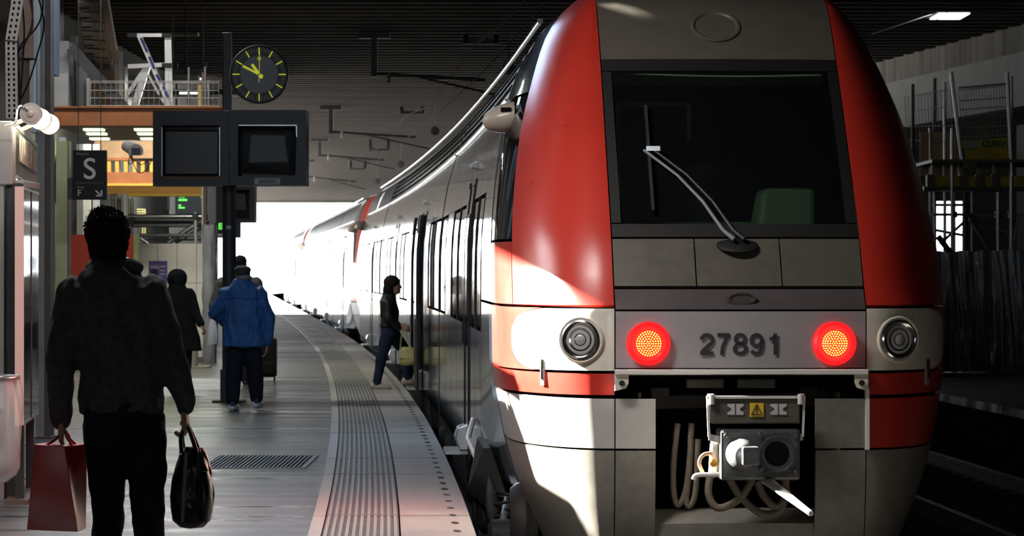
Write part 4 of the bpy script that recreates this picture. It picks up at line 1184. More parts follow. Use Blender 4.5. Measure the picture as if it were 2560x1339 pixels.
# ribbed stair soffit hanging over the gallery
t = thing('stair_soffit', 'dark ribbed underside of a stair hanging over the gallery', 'stair', P(240, 100, 46))
top0, top1, low0, low1 = P(190, -40, 44.0), P(258, -40, 44.0), P(215, 165, 52.0), P(281, 172, 52.0)
q = MB(); q.hexa([top0, top1, low1, low0, top0 + UP * 0.15, top1 + UP * 0.15, low1 + UP * 0.15, low0 + UP * 0.15]); q.build('deck', M['steeldark'], t)
for k in range(7):
    f = 0.42 + 0.085 * k
    q = MB(); q.bar(top0.lerp(top1, f), low0.lerp(low1, f), 0.025, 0.06); q.build('rib', M['steelbrown'], t)
for k in range(9):
    f = (k + 0.5) / 9
    q = MB(); q.bar(top0.lerp(low0, f) - UP * 0.03, top0.lerp(low0, f).lerp(top1.lerp(low1, f), 0.85) - UP * 0.03, 0.08, 0.03); q.build('tread_edge', M['steelgrey'], t)
q = MB(); q.bar(P(258, -30, 44.5), P(290, 150, 51.5), 0.09, 0.16); q.build('stringer', M['steelbrown'], t)
t = thing('plywood_box', 'tan timber box frame under the stair on the gallery', 'crate', P(275, 272, 47.5))
q = MB(); vbox(q, 230, 296, 188, 300, 48.6, 0.05); q.build('back_panel', M['tan'], t)
q = MB(); vbox(q, 286, 298, 125, 291, 47.5, 0.5); q.build('side_post', M['beige'], t)
q = MB(); vbox(q, 300, 312, 165, 268, 48.5, 0.4); q.build('side_post', M['signbox'], t)
q = MB(); vbox(q, 224, 248, 236, 268, 48.3, 0.2); q.build('crate_panel', M['steelgrey'], t)

# gallery: rust beam, perforated soffit with tube lights
GY, GZ0, GZ1 = 45.0, P(0, 315, 45).z, P(0, 270, 45).z
t = thing('gallery', 'rust orange gallery beam with a pale perforated soffit and tube lights', 'gallery', (-5.5, 45, GZ0))
gx0, gx1 = P(120, 0, 45).x, P(560, 0, 45).x
q = MB(); q.box((gx0, 45.0, GZ0), (gx1, 45.14, GZ1)); q.build('beam', M['rust'], t, bevel=0.01)
q = MB(); q.box((gx0, 44.96, GZ1), (gx1, 45.20, GZ1 + 0.025)); q.build('beam_flange', M['rust'], t)
q = MB(); q.box((gx0, 45.14, GZ0 + 0.02), (gx1, 50.4, GZ0 + 0.10)); q.build('soffit', M['soffit'], t)
q = MB(); q.box((gx0, 45.14, GZ1 - 0.04), (gx1, 50.4, GZ1)); q.build('deck', M['steelbrown'], t)
q = MB()
x = gx0 + 0.05
while x < gx1 - 0.05:
    y = 45.25
    while y < 50.3:
        q.add([(x, y, GZ0 + 0.018), (x + 0.035, y, GZ0 + 0.018), (x + 0.035, y + 0.10, GZ0 + 0.018), (x, y + 0.10, GZ0 + 0.018)], [(0, 1, 2, 3)])
        y += 0.20
    x += 0.07
q.build('perforation', M['steeldark'], t, kind='stuff', fix=False)
for cx in (235, 362, 450):
    for row, (py, Y) in enumerate(((326, 46.3), (337, 47.7), (350, 49.5))):
        xc = P(cx + 7 * row, 0, Y).x
        q = MB(); q.box((xc - 0.14, Y - 0.14, GZ0 - 0.01), (xc + 0.14, Y - 0.05, GZ0 + 0.02)); q.box((xc - 0.14, Y + 0.05, GZ0 - 0.01), (xc + 0.14, Y + 0.14, GZ0 + 0.02)); q.build('tube_light', M['tube'], t)
for xx in (-6.2, -4.9):
    Lp = bpy.data.lights.new('gallery_light', 'AREA'); Lp.energy = 30; Lp.color = (0.85, 1, 0.6); Lp.shape = 'RECTANGLE'; Lp.size = 0.4; Lp.size_y = 3.5
    o = bpy.data.objects.new('gallery_light', Lp); COL.objects.link(o); o.location = (xx, 47.8, GZ0 - 0.02); setp(o, t)

# mesh guard on the gallery edge
t = thing('mesh_guard', 'galvanised wire mesh guard standing on the gallery edge', 'guard rail', P(420, 270, 45.1))
zt = P(0, 203, 45.1).z
n = 24
for k in range(n + 1):
    px = 223 + (547 - 223) * k / n
    q = MB(); q.tube([P(px, 203, 45.1), P(px, 270, 45.1)], 0.0045, 5); q.build('wire', M['mesh'], t)
for py in (203, 207, 226, 245, 264):
    q = MB(); q.tube([P(223, py, 45.1), P(547, py, 45.1)], 0.006, 5); q.build('wire', M['mesh'], t)

# tripod ladder / aluminium tower on the gallery
t = thing('aluminium_tower', 'silver access tower with a blue striped ladder on the gallery', 'access tower', P(400, 270, 46.4))
def lbar(a, c, w, m, name, Y=46.4, Y2=None):
    q = MB(); q.bar(P(*a, Y), P(*c, Y2 or Y), w, w * 0.8, up=(0, 1, 0)); return q.build(name, M[m], t)
lbar((346, 88), (424, 266), 0.05, 'alu', 'ladder_stile', 46.4); lbar((352, 88), (430, 266), 0.03, 'alu', 'ladder_stile', 46.8)
for a, c in (((352, 95), (368, 130)), ((373, 142), (386, 172)), ((391, 186), (402, 205)), ((408, 216), (420, 244))):
    lbar(a, c, 0.036, 'blue', 'blue_stripe', 46.36)
lbar((416, 88), (418, 268), 0.05, 'alu', 'upright', 46.5); lbar((424, 88), (428, 268), 0.05, 'alu', 'upright', 46.5)
lbar((340, 88), (425, 88), 0.05, 'alu', 'crossbar', 46.5); lbar((320, 166), (430, 161), 0.06, 'alu', 'crossbar', 46.45)
lbar((366, 164), (318, 236), 0.05, 'alu', 'strut', 46.6); lbar((368, 164), (336, 268), 0.10, 'alu', 'strut', 46.6); lbar((366, 178), (398, 236), 0.035, 'alu', 'strut', 46.7); lbar((404, 246), (422, 270), 0.04, 'alu', 'strut', 46.5)
for a in ((417, 88), (417, 163), (330, 88)):
    q = MB(); q.obox(P(*a, 46.4), (0.07, 0, 0), (0, 0.05, 0), (0, 0, 0.03)); q.build('clamp', M['steeldark'], t, bevel=0.008)
for i, (px, py, wpx, m, lab) in enumerate(((472, 168, 8, 'galv', 'tall galvanised prop on the gallery beside the silver tower'), (513, 167, 7, 'galv', 'galvanised prop on the gallery behind the yellow tube'),
                                   (500, 212, 12, 'plank', 'short yellow rounded tube standing on the gallery'), (522, 200, 8, 'galv', 'shorter grey prop next to the dark totem pole'), (507, 182, 4, 'tan', 'thin tan rod between two props on the gallery'))):
    t2 = thing('scaffold_prop', lab, 'prop', P(px, 270, 46.2), 'props on the gallery')
    q = MB(); q.tube([P(px, py, 46.2), P(px, 270, 46.2)], wpx / 2 * 46.2 / F, 12); q.build('tube', M[m], t2, 50)
    q = MB(); q.lathe(P(px, 270, 46.2), UP, [(wpx * 0.55 * 46.2 / F, 0), (wpx * 0.55 * 46.2 / F, 0.012)], 12); q.build('foot', M['steeldark'], t2)
t = thing('light_panel', 'pale slotted cable panel with two lit tubes above the gallery', 'lamp', P(455, 270, 52))
q = MB(); vbox(q, 430, 512, 172, 200, 52, 0.03); q.build('panel', M['soffit'], t)
for py in (197, 233):
    q = MB(); q.tube([P(449, py, 51.8), P(503, py, 51.8)], 0.014, 8); q.build('tube', M['coldtube'], t)
q = MB(); vbox(q, 330, 405, 230, 256, 50.5, 0.05); q.build('panel', M['soffit'], t)
for px in (432, 508):
    q = MB(); q.bar(P(px, 172, 52.05), P(px, -30, 52.05), 0.02, 0.02); q.build('hanger', M['steeldark'], t)

# hanging exit sign "S"
t = thing('platform_letter_sign', 'navy hanging sign with a large grey letter S and an arrow', 'sign', P(225, 498, 43.5))
q = MB(); vbox(q, 182, 266, 375, 499, 43.5, 0.10); q.build('panel', M['navy'], t, bevel=0.006)
q = MB(); vbox(q, 168, 183, 444, 498, 43.55, 0.06); q.build('mounting_plate', M['steeldark'], t)
for px in (196, 252):
    q = MB(); q.tube([P(px, 380, 43.55), Vector((P(px, 0, 43.55).x, 43.55, 6.0))], 0.007, 6); q.build('hanger_rod', M['steeldark'], t)
X_, Z_ = (1, 0, 0), (0, 0, 1)
def sgn_text(body, px, py, hpx, m, Y, bold=0.0, align='CENTER', name='lettering', parent=None):
    return text(name, body, P(px, py, Y - 0.006), X_, Z_, hpx * Y / F / 0.70, M[m], parent, bold, align)
sgn_text('S', 224, 424, 52, 'signgrey', 43.5, 0.002, parent=t)
sgn_text('Repère', 192, 384, 7, 'signdim', 43.5, align='LEFT', parent=t)
sgn_text('Voie', 192, 468, 7, 'signdim', 43.5, align='LEFT', parent=t)
sgn_text('F', 198, 483, 15, 'signgrey', 43.5, parent=t)
q = MB(); q.bar(P(239, 476, 43.49), P(252, 488, 43.49), 0.018, 0.006, up=(0, 1, 0)); q.bar(P(254, 475, 43.49), P(254, 490, 43.49), 0.018, 0.006, up=(0, 1, 0)); q.bar(P(240, 489, 43.49), P(255, 489, 43.49), 0.018, 0.006, up=(0, 1, 0)); q.build('arrow', M['signgrey'], t)
q = MB(); q.bar(P(190, 457, 43.49), P(258, 457, 43.49), 0.004, 0.004); q.build('divider', M['signdim'], t)

# surveillance camera
t = thing('surveillance_camera', 'pale hooded surveillance camera mounted beside the dark monitors', 'camera', P(330, 378, 43))
A, Bq = P(340, 378, 42.6), P(318, 366, 43.2)
ax = (A - Bq).normalized()
q = MB(); rings = []
for f, r in ((0, 0.07), (0.06, 0.085), (0.95, 0.10), (1.0, 0.10)):
    c = Bq.lerp(A, f); ring = []
    for k in range(16):
        a = 2 * PI * k / 16
        ring.append(c + Vector((math.cos(a) * r, 0, max(math.sin(a), -0.55) * r)))
    rings.append(ring)
q.loft(rings); q.build('hood', M['signbox'], t, 50)
q = MB(); q.obox(A + Vector((0, -0.006, -0.005)), (0.06, 0, 0), (0, 0.008, 0), (0, 0, 0.05)); q.build('front_glass', M['tvscreen'], t)
q = MB(); q.tube([Bq + Vector((0.04, 0.1, -0.07)), P(330, 398, 43.1), P(393, 398, 38.4)], 0.014, 8); q.build('bracket', M['steeldark'], t)
for pts in ([(322, 385), (330, 400), (345, 430), (365, 425), (382, 395)], [(325, 388), (322, 410), (340, 402), (352, 412), (375, 398)]):
    q = MB(); q.tube(crom([P(a, c, 42.9) for a, c in pts], 6), 0.006, 5); q.build('cable', M['cable'], t, 60)

# orange formwork beams beyond the gallery
YB = 53.5
t = thing('formwork_beam', 'orange brown formwork girder with open square blocks above', 'beam', P(320, 460, YB))
q = MB(); vbox(q, 236, 392, 430, 458, YB, 0.3); q.build('girder', M['rust'], t)
q = MB(); vbox(q, 236, 392, 458, 464, YB - 0.05, 0.4); q.build('flange', M['orange'], t)
q = MB(); vbox(q, 236, 392, 352, 395, YB + 0.2, 0.05); q.build('back_board', M['tan'], t)
for px in (268, 288, 310, 332, 352, 374):
    q = MB(); vbox(q, px, px + 9, 398, 430, YB + 0.02, 0.2); q.build('block', M['orange'], t)
q = MB(); vbox(q, 236, 392, 394, 401, YB, 0.25); q.build('top_rail', M['rust'], t)
t = thing('formwork_beam', 'bright orange yellow timber beam under the dark monitors', 'beam', P(420, 490, 58))
q = MB(); vbox(q, 262, 512, 455, 486, 57, 0.3); q.build('girder', M['orange'], t)
q = MB(); vbox(q, 300, 512, 484, 490, 56.95, 0.4); q.build('flange', M['yellow'], t)
for px, wd in ((240, 22), (276, 12), (300, 10)):
    pass
for i, px in enumerate((283, 298, 312)):
    tp = thing('site_post', ('nearest white scaffold post', 'middle white scaffold post', 'farthest white scaffold post')[i] + ' of the row above the man in the hoodie', 'post', (P(px, 0, 54.5 + 1.2 * i).x, 54.5 + 1.2 * i, 0), 'white posts under the orange beam')
    Y = 54.5 + 1.2 * i
    q = MB(); q.tube([(P(px, 0, Y).x, Y, 0), P(px, 484, Y)], 0.045, 10); q.build('tube', M['tray'], tp, 50)
    q = MB(); q.box((P(px, 0, Y).x - 0.08, Y - 0.08, 0), (P(px, 0, Y).x + 0.08, Y + 0.08, 0.02)); q.build('base', M['steeldark'], tp)
for px, lab, Y in ((200, 'pale wall panel strip left of the man in the hoodie', 51.9), (218, 'white tiled wall strip behind the dark S sign', 52.2), (240, 'grey narrow wall strip right of the white tiled one', 52.5)):
    q = MB(); fbox(q, px - 8, px + 8, 360, Y, 0.1); tag(q.build('wall_strip', M['steelblue'] if px != 218 else M['tray']), lab, 'panel')

# clock and monitor totem
TY = 38.3
tx = P(573, 0, TY).x
t = thing('monitor_totem', 'dark pole carrying two boxed monitor housings under the round clock', 'monitor stand', (tx, TY, 0))
q = MB(); q.tube([(tx, TY, 0.35), (tx, TY, P(0, 460, TY).z)], 0.083, 24); q.build('pole', M['tv'], t, 50)
q = MB(); q.box((tx - 0.10, TY - 0.10, 0), (tx + 0.10, TY + 0.10, P(0, 922, TY).z)); q.build('pole_base', M['steeldark'], t, bevel=0.01)
q = MB(); q.box((tx - 0.19, TY - 0.17, 0), (tx + 0.19, TY + 0.17, 0.025)); q.build('base_plate', M['steeldark'], t)
q = MB(); q.box((P(557, 0, TY).x, TY - 0.06, P(0, 275, TY).z), (P(579, 0, TY).x, TY + 0.06, P(0, 82, TY).z)); mast = q.build('mast', M['steeldark'], t, bevel=0.006)
q = MB()
z = P(0, 270, TY).z
while z < P(0, 86, TY).z:
    q.box((P(556, 0, TY).x, TY - 0.064, z), (P(560, 0, TY).x, TY - 0.058, z + 0.012)); z += 0.024
q.build('mast_slot', M['void'], mast, kind='stuff')
q = MB(); q.obox(P(573, 568, TY) - Vector((0, 0.085, 0)), (0.03, 0, 0), (0, 0.004, 0), (0, 0, 0.02)); q.build('pole_label', M['barcode'], t)
def frame_box(name, px0, px1, py0, py1, ix0, ix1, iy0, iy1, Y, dep, m):
    q = MB()
    vbox(q, px0, px1, py0, iy0, Y, dep); vbox(q, px0, px1, iy1, py1, Y, dep); vbox(q, px0, ix0, iy0, iy1, Y, dep); vbox(q, ix1, px1, iy0, iy1, Y, dep)
    return q.build(name, m, t)
FY = TY - 0.32
frame_box('housing', 382, 572, 277, 464, 403, 551, 313, 445, FY, 0.55, M['tv'])
frame_box('housing', 573, 765, 275, 463, 595, 742, 311, 441, FY, 0.55, M['tv'])
q = MB(); vbox(q, 410, 548, 325, 438, FY + 0.20, 0.10); sc_ = q.build('screen', M['tvscreen'], t, bevel=0.02)
q = MB(); vbox(q, 404, 551, 441, 445, FY + 0.05, 0.02); q.build('shelf', M['rust'], t)
q = MB(); vbox(q, 403, 551, 313, 446, FY + 0.50, 0.03); q.build('back_plate', M['tvscreen'], t)
q = MB()                                                      # tapered rear of the turned monitor
big = [(598, 315), (740, 318), (738, 438), (600, 432)]; small = [(628, 337), (712, 338), (720, 405), (622, 406)]
o1 = [P(a, c, FY + 0.42) for a, c in big]; o2 = [P(a, c, FY + 0.12) for a, c in small]
q.loft([o1, o2]); q.build('monitor_shell', M['tvback'], t, None, bevel=0.01)
q = MB(); vbox(q, 595, 742, 311, 441, FY + 0.50, 0.03); q.build('back_plate', M['tvscreen'], t)
for a, c in (((597, 313), (741, 313)), ((741, 313), (742, 342))):
    q = MB(); q.bar(P(*a, FY - 0.005), P(*c, FY - 0.005), 0.012, 0.012); q.build('bright_edge', M['galv'], t)
for a, c in (((405, 317), (405, 440)), ((549, 317), (549, 440))):
    q = MB(); q.bar(P(*a, FY + 0.01), P(*c, FY + 0.01), 0.010, 0.010); q.build('inner_edge', M['galv'], t)
q = MB(); vbox(q, 636, 700, 445, 461, FY - 0.008, 0.008); lb = q.build('barcode_label', M['barcode'], t)
q = MB()
random.seed(3); x = 646
while x < 690:
    wd = random.choice((0.6, 1.0, 1.6)); vbox(q, x, x + wd, 448, 458, FY - 0.010, 0.003); x += wd + random.choice((0.8, 1.4))
q.build('barcode_bar', M['ink'], lb, kind='stuff')
sgn_text('31', 628, 453, 9, 'teal', FY, parent=t)

# clock
cc = P(648, 186, TY - 0.14)
R = 74 * (TY - 0.14) / F
t = thing('station_clock', 'round black station clock with yellow green marks reading ten to eleven', 'clock', cc)
nf = Vector((0.06, -1, 0)).normalized()
rx = Vector((1, 0.06, 0)).normalized()
q = MB(); q.lathe(cc, nf, [(R * 0.90, -0.08), (R * 0.99, -0.07), (R, 0.0), (R * 0.985, 0.035), (R * 0.94, 0.04), (R * 0.93, 0.02)], 64); q.build('case', M['steeldark'], t, 40)
q = MB(); q.lathe(cc, nf, [(R * 0.935, 0.018), (R * 0.66, 0.019), (0.001, 0.019)], 64); q.build('dial_ring', M['void'], t)
q = MB(); q.lathe(cc, nf, [(R * 0.635, 0.0195), (R * 0.635, 0.022), (0.001, 0.022)], 64); q.build('dial', M['clockface'], t)
for k in range(60):
    a = PI / 2 - 2 * PI * k / 60
    dr = rx * math.cos(a) + UP * math.sin(a); tn = -rx * math.sin(a) + UP * math.cos(a)
    hr = k % 5 == 0
    r0, r1, w_ = (0.66, 0.90, 0.013) if hr else (0.76, 0.88, 0.005)
    q = MB(); q.obox(cc + nf * 0.023 + dr * R * (r0 + r1) / 2, dr * R * (r1 - r0) / 2, nf * 0.003, tn * w_ / 2)
    q.build('hour_mark' if hr else 'minute_mark', M['clockglow'] if hr else M['clockmin'], t)
def hand(name, ang, L, back, w_, h):
    a = PI / 2 - ang
    dr = rx * math.cos(a) + UP * math.sin(a); tn = -rx * math.sin(a) + UP * math.cos(a)
    q = MB(); q.obox(cc + nf * h + dr * R * (L - back) / 2, dr * R * (L + back) / 2, nf * 0.002, tn * w_ / 2); return q, dr
q, _ = hand('hour_hand', 2 * PI * (10 + 49 / 60) / 12, 0.42, 0.16, 0.032, 0.027); q.build('hour_hand', M['clockglow'], t)
q, _ = hand('minute_hand', 2 * PI * 49.5 / 60, 0.62, 0.14, 0.026, 0.032); q.build('minute_hand', M['clockglow'], t)
q, dr = hand('second_hand', 2 * PI * 0.2 / 60, 0.78, 0.27, 0.006, 0.037)
q.tube([cc + nf * 0.037 + UP * R * 0.53 + (rx * math.cos(a * PI / 10) + UP * math.sin(a * PI / 10)) * R * 0.05 for a in range(21)], 0.004, 5)
q.build('second_hand', M['clockglow'], t)
q = MB(); q.lathe(cc, nf, [(0.012, 0.02), (0.012, 0.042), (0.006, 0.044)], 12); q.build('hub', M['clockmin'], t)
q = MB(); q.bar(cc + Vector((-0.05, 0.10, 0)), cc + Vector((-0.34, 0.14, 0)), 0.05, 0.05); q.build('arm', M['steeldark'], t)

# second monitor totem farther along
Y2 = 62.0
t = thing('monitor_totem', 'farther monitor stand with a pale tapered monitor back beside the white exit', 'monitor stand', (P(573, 0, Y2).x, Y2, 0))
x2 = P(573, 0, Y2).x
q = MB(); q.tube([(x2, Y2, 0), (x2, Y2, P(0, 470, Y2).z)], 0.08, 14); q.build('pole', M['tv'], t, 50)
q = MB()
vbox(q, 540, 637, 462, 474, Y2, 0.5); vbox(q, 540, 637, 548, 556, Y2, 0.5); vbox(q, 626, 637, 474, 548, Y2, 0.5); vbox(q, 540, 560, 474, 548, Y2, 0.5); q.build('housing', M['tv'], t)
q = MB(); q.loft([[P(a, c, Y2 + 0.45) for a, c in ((562, 474), (626, 474), (626, 548), (562, 548))], [P(a, c, Y2 + 0.1) for a, c in ((572, 484), (612, 484), (616, 524), (572, 524))]]); q.build('monitor_shell', M['tvback'], t)
q = MB(); vbox(q, 536, 600, 556, 594, Y2 + 0.05, 0.25); q.build('display_box', M['tv'], t)
sgn_text('E', 551, 566, 14, 'greenled', Y2 + 0.04, 0.01, parent=t)

# green departures board
Y3 = 66.0
t = thing('departure_board', 'dark departure board with green glowing text under the orange beam', 'display board', P(475, 530, Y3))
q = MB(); vbox(q, 438, 514, 488, 535, Y3, 0.25); q.build('housing', M['tvscreen'], t, bevel=0.01)
sgn_text('11:51', 447, 493, 5, 'greenled', Y3, 0.0, align='LEFT', parent=t)
for a, b_, c, d in ((446, 468, 497, 502), (446, 453, 511, 515), (446, 462, 517, 521), (502, 509, 491, 494)):
    q = MB(); vbox(q, a, b_, c, d, Y3 - 0.006, 0.005); q.build('lit_row', M['greenled'], t)
for px in (440, 512):
    q = MB(); q.bar(P(px, 490, Y3 + 0.1), (P(px, 0, Y3).x, Y3 + 0.1, 6.0), 0.05, 0.05); q.build('hanger', M['steeldark'], t)
t = thing('wall_sign', 'dark wall sign with a grey letter T behind the yellow ladder', 'sign', P(350, 530, 69.5))
q = MB(); vbox(q, 333, 368, 494, 537, 69.5, 0.1); q.build('panel', M['navy'], t)
sgn_text('T', 350, 515, 14, 'signdim', 69.5, 0.004, parent=t)
q = MB(); vbox(q, 370, 422, 492, 524, 69.6, 0.2); tag(q.build('wall_cabinet', M['soffit']), 'pale wall cabinet between the T sign and the green board', 'cabinet')

# hoarding with poster, scaffold above it
HY = 55.0
hz = P(0, 608, HY).z
hx0, hx1 = P(345, 0, HY).x, P(540, 0, HY).x
t = thing('white_hoarding', 'white panel hoarding with taped joints behind the hooded person', 'hoarding', ((hx0 + hx1) / 2, HY, 0))
for i in range(4):
    for j in range(3):
        x0 = hx0 + (hx1 - hx0) * i / 4; x1 = hx0 + (hx1 - hx0) * (i + 1) / 4
        zz0, zz1 = hz * j / 3, hz * (j + 1) / 3
        q = MB(); q.box((x0 + 0.004, HY + 0.004 * ((i + j) % 2), zz0 + 0.004), (x1 - 0.004, HY + 0.05, zz1 - 0.004)); q.build('panel', M['hoard'], t)
q = MB(); q.box((hx0, HY + 0.05, 0), (hx1, HY + 0.10, hz)); q.build('backing', M['steelbrown'], t)
q = MB(); q.box((hx0, HY - 0.02, 0), (hx1, HY, 0.09)); q.build('kick_board', M['steelbrown'], t)
q = MB(); vbox(q, 372, 418, 652, 716, HY - 0.02, 0.015); po = tag(q.build('poster', M['poster']), 'violet blue poster taped to the white hoarding', 'poster')
q = MB(); vbox(q, 377, 394, 672, 690, HY - 0.024, 0.003); q.build('poster_picture', M['navy'], po)
sgn_text('WN', 386, 668, 9, 'signdim', HY - 0.024, 0.003, name='poster_lettering', parent=po)
q = MB(); vbox(q, 400, 414, 664, 668, HY - 0.024, 0.003); vbox(q, 400, 412, 674, 677, HY - 0.024, 0.003); vbox(q, 400, 414, 683, 686, HY - 0.024, 0.003); q.build('poster_print', M['signdim'], po, kind='stuff')
q = MB(); q.tube([(P(487, 0, 52.0).x, 52.0, 0), P(487, 835, 52.0)], 0.055, 14); bo = tag(q.build('bollard', M['signbox'], None, 50), 'short grey bollard in front of the white hoarding', 'bollard')
q = MB(); q.box((P(487, 0, 52).x - 0.25, 51.7, 0), (P(487, 0, 52).x + 0.25, 52.3, 0.02)); q.build('base_plate', M['soffit'], bo)
# crinkled plastic wrapped post at the hoarding's end
q = MB(); rings = []
px_ = P(524, 0, 54.4).x
for i in range(34):
    z = 2.35 * i / 33
    rings.append([Vector((px_ + (0.12 + 0.035 * mnoise.noise((k * 0.9, z * 3, 1))) * math.cos(2 * PI * k / 20), 54.4 + (0.12 + 0.035 * mnoise.noise((k * 0.9, z * 3, 7))) * math.sin(2 * PI * k / 20), z)) for k in range(20)])
q.loft(rings); tag(q.build('wrapped_post', M['plastic'], None, 60), 'post wrapped in crinkled plastic at the end of the hoarding', 'post')

t = thing('scaffold', 'steel tube scaffold bridge above the white hoarding', 'scaffold', (P(440, 0, 56).x, 56, 0))
def pipe(a, c, Y, r, m='galv', Yb=None, name='tube'):
    q = MB(); q.tube([P(*a, Y), P(*c, Yb or Y)], r, 10); return q.build(name, M[m], t, 50)
pipe((320, 541), (516, 541), 56, 0.045); pipe((330, 551), (512, 551), 56.3, 0.055, 'steelgrey'); pipe((330, 562), (512, 562), 56.2, 0.045, 'steelgrey')
pipe((345, 588), (560, 588), 56, 0.035, 'steelgrey')
pipe((420, 607), (508, 548), 56.1, 0.045, 'galv'); pipe((438, 607), (512, 566), 56.4, 0.03, 'galv'); pipe((352, 596), (376, 612), 56.0, 0.03)
pipe((488, 530), (489, 608), 55.9, 0.03, 'tray')
q = MB(); q.tube([(P(513, 0, 55.6).x, 55.6, 0), P(513, 462, 55.6)], 0.035, 10); q.build('standard', M['steelbrown'], t, 50)
q = MB(); q.tube([(P(507, 0, 55.8).x, 55.8, 0), P(507, 465, 55.8)], 0.025, 10); q.build('standard', M['tray'], t, 50)
q = MB(); q.tube([(P(330, 0, 56.2).x, 56.2, 0), P(330, 500, 56.2)], 0.03, 10); q.build('standard', M['galv'], t, 50)
for a in ((488, 541), (513, 543), (513, 588), (330, 551), (516, 560)):
    q = MB(); q.obox(P(*a, 55.9), (0.05, 0, 0), (0, 0.06, 0), (0, 0, 0.05)); q.build('coupler', M['steeldark'], t, bevel=0.01)
q = MB(); q.box((P(345, 0, 56).x, 56.1, P(0, 600, 56).z), (P(512, 0, 56).x, 57.2, P(0, 596, 56).z)); q.build('board', M['steelgrey'], t)
t = thing('yellow_ladder', 'narrow yellow ladder leaning above the man in the hoodie', 'ladder', P(325, 585, 60))
for px in (322, 331):
    q = MB(); q.bar(P(px, 494, 60.4), Vector((P(px + 1, 0, 59.3).x, 59.3, 0)), 0.03, 0.03); q.build('stile', M['plank'], t)
for k in range(9):
    f = (k + 0.5) / 9
    q = MB(); q.bar(P(322, 494 + 96 * f, 60.4 - 0.8 * f), P(332, 494 + 96 * f, 60.4 - 0.8 * f), 0.02, 0.02); q.build('rung', M['plank'], t)
t = thing('yellow_barrier', 'low yellow tube barrier behind the scaffold bridge', 'barrier', P(345, 540, 64))
for a, c in (((315, 524), (363, 524)), ((315, 530), (363, 530)), ((315, 536), (363, 536)), ((316, 522), (316, 590)), ((356, 522), (356, 590)), ((362, 522), (362, 590))):
    q = MB(); q.tube([P(*a, 64), P(*c, 64)], 0.02, 6); q.build('tube', M['plank'], t)

# red board behind the man's head
RY = 50.8
t = thing('red_board', 'red advertising board with a dark frame behind the man in the hoodie', 'board', (P(260, 0, RY).x, RY, 0))
q = MB(); vbox(q, 176, 335, 586, 800, RY, 0.12); q.build('panel', M['redpanel'], t)
q = MB(); vbox(q, 168, 178, 584, 802, RY - 0.02, 0.16); q.build('frame_post', M['steeldark'], t)
q = MB(); vbox(q, 334, 346, 584, 802, RY - 0.02, 0.16); q.build('frame_post', M['steellit'], t)
for px in (200, 310):
    q = MB(); q.box((P(px, 0, RY).x, RY, 0), (P(px + 8, 0, RY).x, RY + 0.1, P(0, 800, RY).z)); q.build('leg', M['steeldark'], t)

# drain grate in the platform
t = thing('drain_grate', 'ribbed drain grate set in the dark platform', 'grate', (-2.08, 26.3, 0.004))
q = MB()
for a, c in (((-2.49, 25.5), (-1.66, 25.5)), ((-2.49, 27.2), (-1.66, 27.2)), ((-2.49, 25.5), (-2.49, 27.2)), ((-1.66, 25.5), (-1.66, 27.2))):
    q.bar((*a, 0.004), (*c, 0.004), 0.03, 0.012)
q.build('frame', M['steelgrey'], t)
q = MB(); q.box((-2.49, 25.5, 0.0005), (-1.66, 27.2, 0.002)); q.build('gully', M['void'], t)
for k in range(24):
    x = -2.46 + 0.78 * k / 23
    q = MB(); q.box((x - 0.007, 25.5, 0.002), (x + 0.007, 27.2, 0.008)); q.build('bar', M['steelgrey'], t)
# ------------------------------------------------------------------ overhead line gear
def catenary(label, Y, pxpost, pybot, pxpairs, pypair, arm_to):
    t = thing('catenary_support', label, 'catenary support', (P(pxpost, 0, Y).x, Y, 5.86), 'overhead line supports')
    top = 5.858
    p = P(pxpost, pybot, Y)
    q = MB(); q.box((p.x - 0.055, Y - 0.055, p.z), (p.x + 0.055, Y + 0.055, top)); q.build('drop_post', M['steeldark'], t)
    q = MB(); q.box((p.x - 0.28, Y - 0.08, top - 0.10), (p.x + 0.28, Y + 0.08, top)); q.build('head_plate', M['steeldark'], t)
    a = P(arm_to, pybot + 8, Y)
    q = MB(); q.tube([Vector((p.x, Y, p.z + 0.06)), a], 0.030, 8); q.build('cantilever_arm', M['steeldark'], t, 50)
    q = MB(); q.tube([Vector((p.x, Y, p.z + 0.06)).lerp(a, 0.35), a + Vector((0.35, 0, -0.30))], 0.02, 8); q.build('steady_arm', M['steeldark'], t, 50)
    c = p.lerp(a, 0.13); q = MB(); q.lathe(c + UP * 0.02, UP, [(0.02, -0.12), (0.045, -0.1), (0.02, -0.06), (0.045, -0.03), (0.02, 0.0), (0.045, 0.04), (0.02, 0.08)], 12); q.build('insulator', M['signbox'], t, 40)
    for px in pxpairs:
        x = P(px, 0, Y).x; zb = P(0, pypair, Y).z
        q = MB(); q.lathe((x, Y, zb), UP, [(0.06, 0), (0.06, 0.06)] + [(0.045 + 0.035 * (k % 2), 0.08 + (top - zb - 0.1) * k / 9) for k in range(10)], 12); q.build('insulator', M['steeldark'], t, 40)
    x0, x1 = P(pxpairs[0], 0, Y).x, P(pxpairs[1], 0, Y).x; zb = P(0, pypair, Y).z
    q = MB(); q.bar((x0 - 0.05, Y, zb + 0.03), (x1 + 0.05, Y, zb + 0.03), 0.09, 0.09); q.build('cross_bar', M['steeldark'], t)
    xb = P(pxpairs[1] + 32, 0, Y).x
    q = MB(); q.tube([(xb, Y, top), (xb, Y, zb - 0.35)], 0.012, 6); q.build('drop_rod', M['steeldark'], t)
    q = MB(); q.lathe((xb, Y - 0.04, zb - 0.45), (0, 1, 0), [(0.05, 0), (0.12, 0.01), (0.12, 0.06), (0.05, 0.07)], 20); q.build('pulley', M['steeldark'], t, 40)
